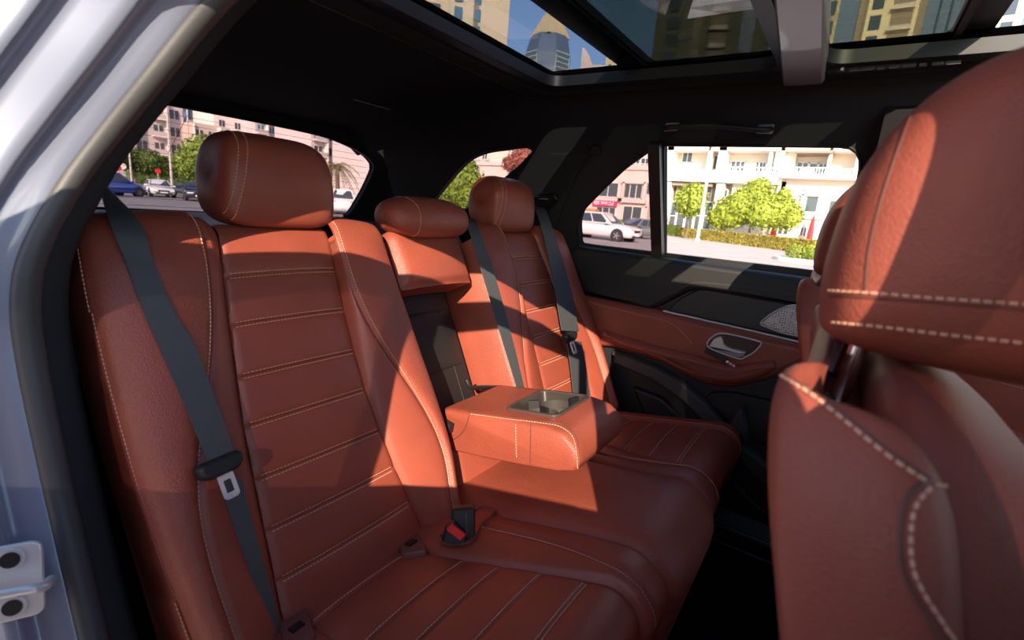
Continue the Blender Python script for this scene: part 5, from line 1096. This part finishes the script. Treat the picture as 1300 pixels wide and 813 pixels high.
# ---- cars
def car(label, loc, rz, paint, kind='sedan', name='parked_car', group='parked cars', L=4.6, Wd=1.84, H=1.46, facing=1, pane_mat=None):
    """car along local x, nose at +x"""
    t = thing(name, label, 'car', loc, rz, group); hl = L / 2; hw = Wd / 2
    suv = kind == 'suv'; belt = H * (0.60 if suv else 0.62); hood = H * (0.60 if suv else 0.56)
    # lower body: sections along x
    st = [(-hl, 0.42, belt * 0.80, 0.80), (-hl + 0.10, 0.28, belt * 0.96, 0.90), (-hl + 0.4, 0.24, belt, 0.97), (-hl + 1.2, 0.24, belt, 1.0), (0.0, 0.24, belt * 0.99, 1.0), (hl - 1.45, 0.24, belt * 0.97, 1.0), (hl - 1.2, 0.24, hood * 1.02, 0.99), (hl - 0.5, 0.25, hood * 0.94, 0.95), (hl - 0.12, 0.27, hood * 0.80, 0.86), (hl, 0.36, hood * 0.66, 0.74)]
    rows = []
    for x, zb, zt, k in st:
        w = hw * k; m = (zb + zt) / 2; rows.append([(x, w * 0.86, zb), (x, w, zb + 0.12), (x, w * 1.0, m), (x, w * 0.965, zt - 0.10), (x, w * 0.86, zt - 0.01), (x, 0, zt + 0.02), (x, -w * 0.86, zt - 0.01), (x, -w * 0.965, zt - 0.10), (x, -w, m), (x, -w, zb + 0.12), (x, -w * 0.86, zb)])
    b = MB(); b.grid(rows, cu=True); b.cap(rows[0]); b.cap(rows[-1], True); body = b.build('body', paint, t, local=True, sharp=38); fix_normals(body)
    # greenhouse
    if suv: gx = (-hl + 0.12, -hl + 0.45, hl - 2.15, hl - 1.30)
    else: gx = (-hl + 0.55, -hl + 1.25, hl - 2.15, hl - 1.30)
    zb, zt = belt - 0.02, H; wb, wt = hw * 0.93, hw * 0.70
    gl = [[(gx[0], wb, zb), (gx[1], wt, zt - 0.06), (gx[2], wt, zt - 0.05), (gx[3], wb, zb)], [(gx[0], -wb, zb), (gx[1], -wt, zt - 0.06), (gx[2], -wt, zt - 0.05), (gx[3], -wb, zb)]]
    b = MB(); rws = [gl[0], [(p[0], 0, p[2] + (0.05 if 0 < i < 3 else 0)) for i, p in enumerate(gl[0])], gl[1]]; b.grid(rws); b.cap(gl[0]); b.cap(gl[1], True); cab = b.build('cabin', paint, t, local=True, sharp=25); fix_normals(cab)
    pm = pane_mat or M_PANE
    def quad(nm, q, par=t): b = MB(); q = [np.array(p) for p in q]; n_ = unit(np.cross(q[1] - q[0], q[2] - q[0])); cen = np.mean(q, 0); out = unit(cen - np.array([0, 0, H * 0.6])); n_ = n_ if n_ @ out > 0 else -n_; b.prism([p - n_ * 0.004 for p in q], n_ * 0.014); b.build(nm, pm, par, local=True, smooth=False)
    def lerp2(c, u, v): a = np.array(c[0]) * (1 - u) + np.array(c[1]) * u; d = np.array(c[3]) * (1 - u) + np.array(c[2]) * u; return a * (1 - v) + d * v
    ws = [(gx[3], wb, zb), (gx[3], -wb, zb), (gx[2], -wt, zt - 0.05), (gx[2], wt, zt - 0.05)]; quad('windscreen', [lerp2(ws, u, v) for u, v in ((0.05, 0.08), (0.95, 0.08), (0.93, 0.95), (0.07, 0.95))])
    rwn = [(gx[0], wb, zb), (gx[0], -wb, zb), (gx[1], -wt, zt - 0.06), (gx[1], wt, zt - 0.06)]; quad('rear_screen', [lerp2(rwn, u, v) for u, v in ((0.06, 0.12), (0.94, 0.12), (0.92, 0.92), (0.08, 0.92))])
    for sy in (1, -1):
        c = [(gx[0], sy * wb, zb), (gx[3], sy * wb, zb), (gx[2], sy * wt, zt - 0.05), (gx[1], sy * wt, zt - 0.06)]
        for u0, u1 in ((0.07, 0.30), (0.33, 0.60), (0.63, 0.93)): quad('side_window', [lerp2(c, u, v) for u, v in ((u0, 0.12), (u1, 0.12), (u1 if u1 < 0.9 else 0.93, 0.90 if u1 < 0.9 else 0.90), (u0, 0.90))])
        b = MB(); b.obox((gx[3] - 0.28, sy * (hw + 0.06), belt + 0.06), (0.06, 0, 0), (0, 0.09, 0), (0, 0, 0.06)); b.build('mirror', paint, t, local=True)
        b = MB(); b.obox((hl - 0.16, sy * hw * 0.62, hood * 0.76), (0.10, -0.03 * sy, 0), (0, hw * 0.2, 0), (0, 0, 0.065)); b.build('headlight', plain('headlight lens', (0.75, 0.76, 0.78), 0.15) if 'headlight lens' not in MATS else MATS['headlight lens'], t, local=True)
        b = MB(); b.obox((-hl + 0.06, sy * hw * 0.70, belt * 0.80), (0.05, 0, 0), (0, hw * 0.16, 0), (0, 0, 0.08)); b.build('tail_light', plain('tail light lens', (0.45, 0.02, 0.02), 0.2) if 'tail light lens' not in MATS else MATS['tail light lens'], t, local=True)
        for wx in (-hl + 0.85, hl - 0.88):
            r = 0.36 if suv else 0.32
            b = MB(); b.tube([(wx, sy * (hw - 0.26), r), (wx, sy * (hw - 0.0), r)], r + 0.055, 20); b.build('wheel_arch', M_BLACK, t, local=True, sharp=30)
            b = MB(); b.tube([(wx, sy * (hw - 0.24), r), (wx, sy * (hw + 0.012), r)], r, 22); wh = b.build('wheel', M_RUBBER, t, local=True, sharp=30)
            b = MB(); b.tube([(wx, sy * (hw + 0.010), r), (wx, sy * (hw + 0.018), r)], r * 0.62, 16)
            b.build('rim', plain('dark alloy', (0.10, 0.085, 0.085), 0.35, metal=0.6) if 'dark alloy' not in MATS else MATS['dark alloy'], wh, local=True, sharp=30)
            b = MB()
            for k in range(5): a = k * 2 * math.pi / 5; b.obox((wx + r * 0.32 * math.cos(a), sy * (hw + 0.02), r + r * 0.32 * math.sin(a)), (r * 0.28 * math.cos(a), 0, r * 0.28 * math.sin(a)), (0, 0.006, 0), (-0.03 * math.sin(a), 0, 0.03 * math.cos(a)))
            b.build('spokes', M_SATIN, wh, local=True, smooth=False)
    b = MB(); b.obox((hl - 0.01, 0, hood * 0.66), (0.03, 0, 0), (0, hw * 0.42, 0), (0, 0, 0.07)); b.build('grille', M_BLACK, t, local=True)
    b = MB(); b.obox((hl + 0.0, 0, 0.36), (0.04, 0, 0), (0, hw * 0.62, 0), (0, 0, 0.06)); b.build('front_bumper_intake', M_BLACK, t, local=True)
    b = MB(); b.obox((-hl - 0.01, 0, belt * 0.62), (0.015, 0, 0), (0, 0.26, 0), (0, 0, 0.06)); b.build('number_plate', M_WHITEP, t, local=True)
    b = MB(); b.obox((hl + 0.035, 0, 0.44), (0.015, 0, 0), (0, 0.26, 0), (0, 0, 0.055)); b.build('number_plate', M_WHITEP, t, local=True)
    return t
def paint(n, c): return plain(n, c, 0.25, metal=0.1, coat=0.8)
PW = paint('white paint', (0.80, 0.79, 0.78)); PB = paint('blue paint', (0.02, 0.09, 0.42)); PK = paint('dark navy paint', (0.018, 0.022, 0.035)); PG = paint('grey paint', (0.22, 0.22, 0.23))
P = gp(783, 307); car('white sport utility car parked in front of the pink building', (-13.2, 29.6, GZ), math.radians(-4), PW, 'suv', L=4.8, Wd=1.94, H=1.70)
car('grey car half hidden behind the nose of the white sport utility car', (-13.9, 37.5, GZ), math.radians(-110), PG, 'suv', L=4.5, H=1.55)
car('blue sport utility car parked leftmost behind the back window', (-45.5, 14.0, GZ), math.radians(118), PB, 'suv', L=4.7, Wd=1.9, H=1.70)
car('white sedan parked between the blue and the black car', (-49.5, 18.6, GZ), math.radians(-12), PW, 'sedan', L=4.5)
car('dark navy sedan parked right of the white sedan', (-44.0, 19.2, GZ), math.radians(-20), PK, 'sedan', L=4.6)
car('white car behind the dark navy sedan', (-52.5, 25.5, GZ), math.radians(95), PW, 'suv', L=4.6, H=1.6)
car('dark car far behind the white sedan', (-58.0, 24.5, GZ), math.radians(0), PK, 'sedan', L=4.6)
car('boxy white off-road car right of the near headrest', (-33.0, 24.6, GZ), math.radians(148), PW, 'suv', L=4.7, Wd=1.88, H=1.85)
car('white car glimpsed beside the far headrest', (-27.0, 32.0, GZ), math.radians(70), PW, 'suv', L=4.6, H=1.6)
# ---- buildings behind the car park, facade planes x = const
M_GREYR = plain('grey pink render', (0.56, 0.49, 0.48), 0.85, var=0.05, vscale=0.3)
def block(label, x, y0, y1, z1, mat, depth=14, cols=0, rows=0, zb=3.0, fh=3.2, wmat=None, ww=0.55, wh=0.5, balc=False, name='apartment_block', group='apartment blocks behind the car park', recess=False):
    t = thing(name, label, 'building', (x - depth / 2, (y0 + y1) / 2, GZ), group=group)
    b = MB(); b.box(x - depth, x, y0, y1, GZ, z1); b.build('wall', mat, t, smooth=False)
    cw = (y1 - y0) / max(cols, 1)
    for r in range(rows):
        z = GZ + zb + fh * r
        if z + fh * 0.8 > z1: break
        for c in range(cols):
            yc = y0 + cw * (c + 0.5); w2 = cw * ww / 2
            b = MB(); b.box(x - 0.1, x + 0.06, yc - w2, yc + w2, z + fh * 0.18, z + fh * (0.18 + wh)); f = b.build('window', wmat or M_PANE, t, smooth=False)
            b = MB(); b.box(x, x + 0.12, yc - 0.06, yc + 0.06, z + fh * 0.18, z + fh * (0.18 + wh)); b.build('window_bar', M_WFRAME, f, smooth=False)
            if balc and (c % 2 != balc - 1):
                b = MB(); b.box(x, x + 0.5, yc - cw * 0.47, yc - cw * 0.41, z, z + fh); b.build('bay_pier', M_WHITE, t, smooth=False)
            if balc and (c % 2 == balc - 1):
                b = MB(); b.box(x, x + 1.4, yc - cw * 0.45, yc + cw * 0.45, z - 0.12, z + 0.12); s_ = b.build('balcony', M_WHITE, t, smooth=False)
                b = MB(); b.box(x + 1.3, x + 1.4, yc - cw * 0.45, yc + cw * 0.45, z + 0.12, z + 0.95); b.build('balcony_front', mat, s_, smooth=False)
                b = MB(); b.box(x, x + 1.4, yc + cw * 0.42, yc + cw * 0.48, z, z + fh * 0.98); b.build('balcony_pier', M_WHITE, s_, smooth=False)
    return t
block('pinkish apartment block with many balconies at the left of the back window', -112, 30, 47, 14.5, M_GREYR, cols=6, rows=4, balc=1)
block('dark glass tower rising behind the leftmost apartment block', -150, 52, 64, 45, M_GLASSF, cols=6, rows=12, wmat=M_PANE, ww=0.8)
block('stepped beige apartment block left of the near headrest', -108, 47, 54, 11.5, M_BEIGE, cols=3, rows=3, balc=2)
block('tall pale tower with a blank white wall behind the stepped block', -140, 66, 74, 40, M_WHITE, cols=2, rows=11, ww=0.35)
block('tall pinkish tower with stacked balconies above the car park', -135, 74, 92, 40, M_GREYR, cols=6, rows=11, balc=1, wmat=M_BLUEPANE)
block('low white framed cube with one big opening by the car park', -104, 54.2, 58, 7.6, M_WHITE, cols=1, rows=1, zb=4.2, fh=4.0, ww=0.7, wh=0.7, wmat=M_BEIGE)
block('low beige block hidden partly by the round tree', -102, 58, 67, 9.5, M_BEIGE, cols=4, rows=2, zb=4)
block('pinkish balcony block seen above the near headrest', -100, 67, 95, 16, M_GREYR, cols=8, rows=4, balc=1)
block('rosy balcony block at the right end of the back window', -80, 68, 84, 14, M_GREYR, cols=5, rows=4, balc=2)
def pxx(px, py, x): return on_x((px, py), x)
P = pxx(170, 215, -70); tree('wide dark green tree at the left of the car park', (-70, P[1], GZ), 6.0, 1.6, 0.2, [(0, -2, 3.6, 2.2, 2.6, 1.5), (0, 1.2, 3.4, 2.2, 2.6, 1.5), (0, 3.6, 3.0, 2.0, 2.0, 1.2)], M_LEAF2, 3500, 0.2, 31)
P = pxx(262, 205, -62); tree('round green tree left of the near headrest', (-62, P[1], GZ), 7.5, 1.8, 0.2, [(0, 0, 4.2, 2.6, 2.8, 2.6), (0, 1.6, 3.6, 2.0, 2.2, 2.0), (0, -1.6, 3.4, 1.8, 1.8, 1.8)], M_LEAF3, 4000, 0.2, 32)
P = pxx(195, 225, -85); hedge('dark row of shrubs along the far side of the car park', (-90, 30), (-90, 62), 2.0, 3.2, M_LEAF2, 2500, 33, name='shrub_row', size=0.3)
P = pxx(216, 200, -66); lamp_post('tall lamp post in the car park left of the round tree', None, P[1], 13, 0.16, x=-66)
P = pxx(241, 200, -72); lamp_post('slim lamp post behind the round tree in the car park', None, P[1], 9, 0.10, x=-72)
P = pxx(166, 215, -60); lamp_post('thin brown post in front of the wide dark tree', None, P[1], 6, 0.10, x=-60)
def street_sign(label, px, x, h, mat):
    P = pxx(*px, x); t = thing('street_sign', label, 'sign', (x, P[1], GZ), group='street signs'); b = MB(); b.tube([(0, 0, 0), (0, 0, h)], 0.05, 8); b.build('post', M_POLE, t, local=True)
    b = MB(); b.tube([(0.06, 0, h - 0.2), (0.1, 0, h - 0.2)], 0.27, 20); b.build('disc', mat, t, local=True, sharp=30)
street_sign('round red sign left of the white sedan', (150, 216), -58, 2.4, M_REDCLOTH); street_sign('round red sign behind the white sedan', (200, 216), -60, 2.5, M_REDCLOTH); street_sign('round white sign between the two red signs', (156, 216), -59, 2.6, M_WHITEP)
# palm right of the near headrest
P = pxx(428, 210, -46); pt = thing('palm_tree', 'palm tree with drooping fronds right of the near headrest', 'palm', (-46, P[1], GZ)); b = MB(); b.tube([(0, 0, 0), (0.1, 0, 2.2), (0, 0, 4.4)], [0.28, 0.22, 0.2], 10); b.build('trunk', M_BARK, pt, local=True)
M_PALM = plain('dry palm frond', (0.20, 0.17, 0.07), 0.7, var=0.3, vscale=2)
for k in range(22):
    a = k * 2.399; up = 0.9 - 1.3 * (k / 21); pts_ = [vec(0, 0, 4.4) + (vec(math.cos(a), math.sin(a), 0) * s * 2.3 + vec(0, 0, up * s * 2.0 - 2.2 * s * s)) for s in np.linspace(0, 1, 8)]
    b = MB(); sd = vec(-math.sin(a), math.cos(a), 0)
    for i in range(1, 8):
        d = unit(pts_[i] - pts_[i - 1])
        for sgn in (-1, 1):
            for q in (0.0, 0.5):
                p0 = pts_[i - 1] * (1 - q) + pts_[i] * q; tip = p0 + sgn * sd * 0.55 * (1 - i / 10) + d * 0.25 + vec(0, 0, -0.2); b.add([p0, p0 + d * 0.10, tip], [(0, 1, 2)])
    b.tube(pts_, 0.025, 5); b.build('frond', M_PALM, pt, local=True, smooth=False)
b = MB()
# ---- towers seen through the roof glass
def tower(label, az, dist, w, d, h, mat, strips, name='tower', group='towers above the street', turn=0.0, fh=3.3, z0=20, z1=60, pane=M_PANE):
    """strips: (u0, u1, kind, material) across the face that looks at the street, u in metres from the left edge"""
    a = math.radians(az); c = vec(dist * math.sin(a), dist * math.cos(a), GZ)
    t = thing(name, label, 'building', tuple(c), -a + turn, group)
    b = MB(); b.box(-w / 2, w / 2, 0, d, 0, h); b.build('wall', mat, t, local=True, smooth=False)
    for u0, u1, kind, m in strips:
        if kind == 'band': b = MB(); b.box(-w / 2 + u0, -w / 2 + u1, -0.25, 0.2, 0, h); b.build('facade_strip', m, t, local=True, smooth=False)
        elif kind in ('win', 'balc'):
            k = int(z0 / fh)
            while k * fh < z1:
                z = k * fh; k += 1
                if kind == 'win':
                    b = MB(); b.box(-w / 2 + u0, -w / 2 + u1, -0.32, 0.0, z + 0.7, z + fh - 0.55); f = b.build('window', m, t, local=True, smooth=False)
                else:
                    b = MB(); b.box(-w / 2 + u0, -w / 2 + u1, -0.30, 0.0, z + 0.3, z + fh - 0.35); f = b.build('loggia', m, t, local=True, smooth=False)
                    b = MB(); b.box(-w / 2 + u0 - 0.2, -w / 2 + u1 + 0.2, -1.3, -0.1, z, z + 0.22); b.build('balcony_slab', M_CREAM, f, local=True, smooth=False)
                    b = MB(); b.box(-w / 2 + u0 + 0.1, -w / 2 + u1 - 0.1, -1.25, -1.15, z + 0.22, z + 0.95); b.build('balcony_rail', M_BEIGE, f, local=True, smooth=False)
    return t
M_OLIVE = plain('painted dim olive', (0.10, 0.10, 0.055), 0.6)  # dimming by the doubled roof glass is put into this tower colour
M_TOWER = plain('sunlit tower render', (0.72, 0.58, 0.38), 0.85)
tower('cream tower with blue window columns at the left of the glass roof', -42.5, 150, 32, 16, 95, M_TOWER, [(2.5, 4.5, 'win', M_BLUEPANE), (9.5, 13.2, 'win', M_PANE), (17.0, 19.2, 'win', M_BLUEPANE), (22.2, 23.6, 'band', M_BROWN), (22.4, 24.2, 'win', M_BLUEPANE), (6.2, 6.5, 'band', M_BEIGE), (15.4, 15.7, 'band', M_BEIGE)], z0=30, z1=72, fh=4.2)
tower('dark and cream striped tower over the front of the glass roof', 1.5, 150, 58, 18, 95, M_GLASSF, [(0, 14, 'band', M_GLASSF), (9.6, 12.4, 'band', M_TOWER), (10.3, 11.7, 'win', M_PANE), (16.5, 18.2, 'band', M_BROWN), (17.6, 27.8, 'band', M_TOWER), (19.0, 21.2, 'win', M_PANE), (23.0, 27.0, 'balc', M_BROWN), (27.8, 29.2, 'band', M_BROWN), (36, 45.5, 'band', M_TOWER), (36.8, 41.0, 'balc', M_BROWN), (42.3, 44.2, 'win', M_PANE), (2.5, 2.9, 'band', M_BEIGE), (5.6, 6.0, 'band', M_BEIGE), (31.5, 31.8, 'band', M_PANE), (33.5, 33.8, 'band', M_PANE)], z0=36, z1=72, fh=4.4)
tower('tower coloured dark olive to stand for the dimming of the doubled roof glass', -15.6, 140, 27, 16, 90, M_OLIVE, [(3, 6, 'win', M_PANE), (9, 11, 'band', M_BROWN), (13, 17, 'balc', M_BROWN), (20, 23, 'band', M_GLASSF), (26, 29, 'win', M_PANE)], z0=30, z1=62, fh=4.0)
tower('cream ribbed tower half hidden by the sliding roof panel', -24.0, 136, 8.5, 12, 42.5, M_TOWER, [(0.8, 1.6, 'win', M_PANE), (3.0, 3.8, 'band', M_BEIGE), (5.0, 5.8, 'win', M_PANE), (7.0, 7.8, 'band', M_BEIGE)], z0=20, z1=42)
pk = tower('low rosy tower with curved fin between the spire and the ribbed tower', -26.6, 150, 9.5, 10, 41.0, M_PINK, [(4.0, 5.5, 'band', M_BROWN), (1.0, 3.0, 'win', M_BROWN)], z0=20, z1=38)
b = MB(); b.prism([(-4.6, -0.5, 36), (-1.2, -0.5, 36), (-1.2, -0.5, 42.0), (-2.4, -0.5, 44.6), (-4.0, -0.5, 46.6), (-4.6, -0.5, 46.9)], (0, 1.2, 0)); b.build('curved_fin', M_PINK, pk, local=True, smooth=False)
b = MB(); b.box(-1.6, 5.2, -1.0, 4, 41.0, 42.4); b.build('cornice', M_CREAM, pk, local=True, smooth=False)
# spire tower
sa = math.radians(-31.9); sd_ = 350; sc_ = (sd_ * math.sin(sa), sd_ * math.cos(sa), GZ)
sp_ = thing('spire_tower', 'blue glass tower with golden pyramid spire', 'building', sc_, -sa + 0.70)
def octa(r, z, ch=0.42): return [(x * r, y * r, z) for x, y in ((1, ch), (ch, 1), (-ch, 1), (-1, ch), (-1, -ch), (-ch, -1), (ch, -1), (1, -ch))]
b = MB(); rws = [octa(14.0, 0), octa(14.0, 92), octa(14.4, 100), octa(12.5, 108), octa(10.8, 112)]; b.grid(rws, cu=True); b.cap(rws[-1]); b.build('shaft', M_GLASSF, sp_, local=True, smooth=False)
b = MB(); rws = [[(x, y, 111.5) for x, y in ((9.4, 9.4), (-9.4, 9.4), (-9.4, -9.4), (9.4, -9.4))], [(0.2 * x, 0.2 * y, 133) for x, y in ((1, 1), (-1, 1), (-1, -1), (1, -1))]]; b.grid(rws, cu=True); b.cap(rws[1]); b.build('pyramid', M_GOLD, sp_, local=True, smooth=False)
for face in range(4):
    ca, sa2 = math.cos(face * math.pi / 2), math.sin(face * math.pi / 2); R2 = lambda x, y, z: (ca * x - sa2 * y, sa2 * x + ca * y, z)
    b = MB()
    for u in (-5.6, 5.6): b.prism([R2(u - 0.3, -14.35, 60), R2(u + 0.3, -14.35, 60), R2(u + 0.3, -14.35, 101), R2(u - 0.3, -14.35, 101)], R2(0, 0.5, 0))
    b.build('mullion_frame', M_MULL, sp_, local=True, smooth=False)
    for k in range(14):
        z = 62 + 2.95 * k; b = MB(); b.prism([R2(-5.6, -14.4, z), R2(5.6, -14.4, z), R2(5.6, -14.4, z + 0.55), R2(-5.6, -14.4, z + 0.55)], R2(0, 0.5, 0)); b.build('floor_band', M_MULL, sp_, local=True, smooth=False)
for o in list(bpy.data.objects):
    if o.parent is None: o.location.z += EYE
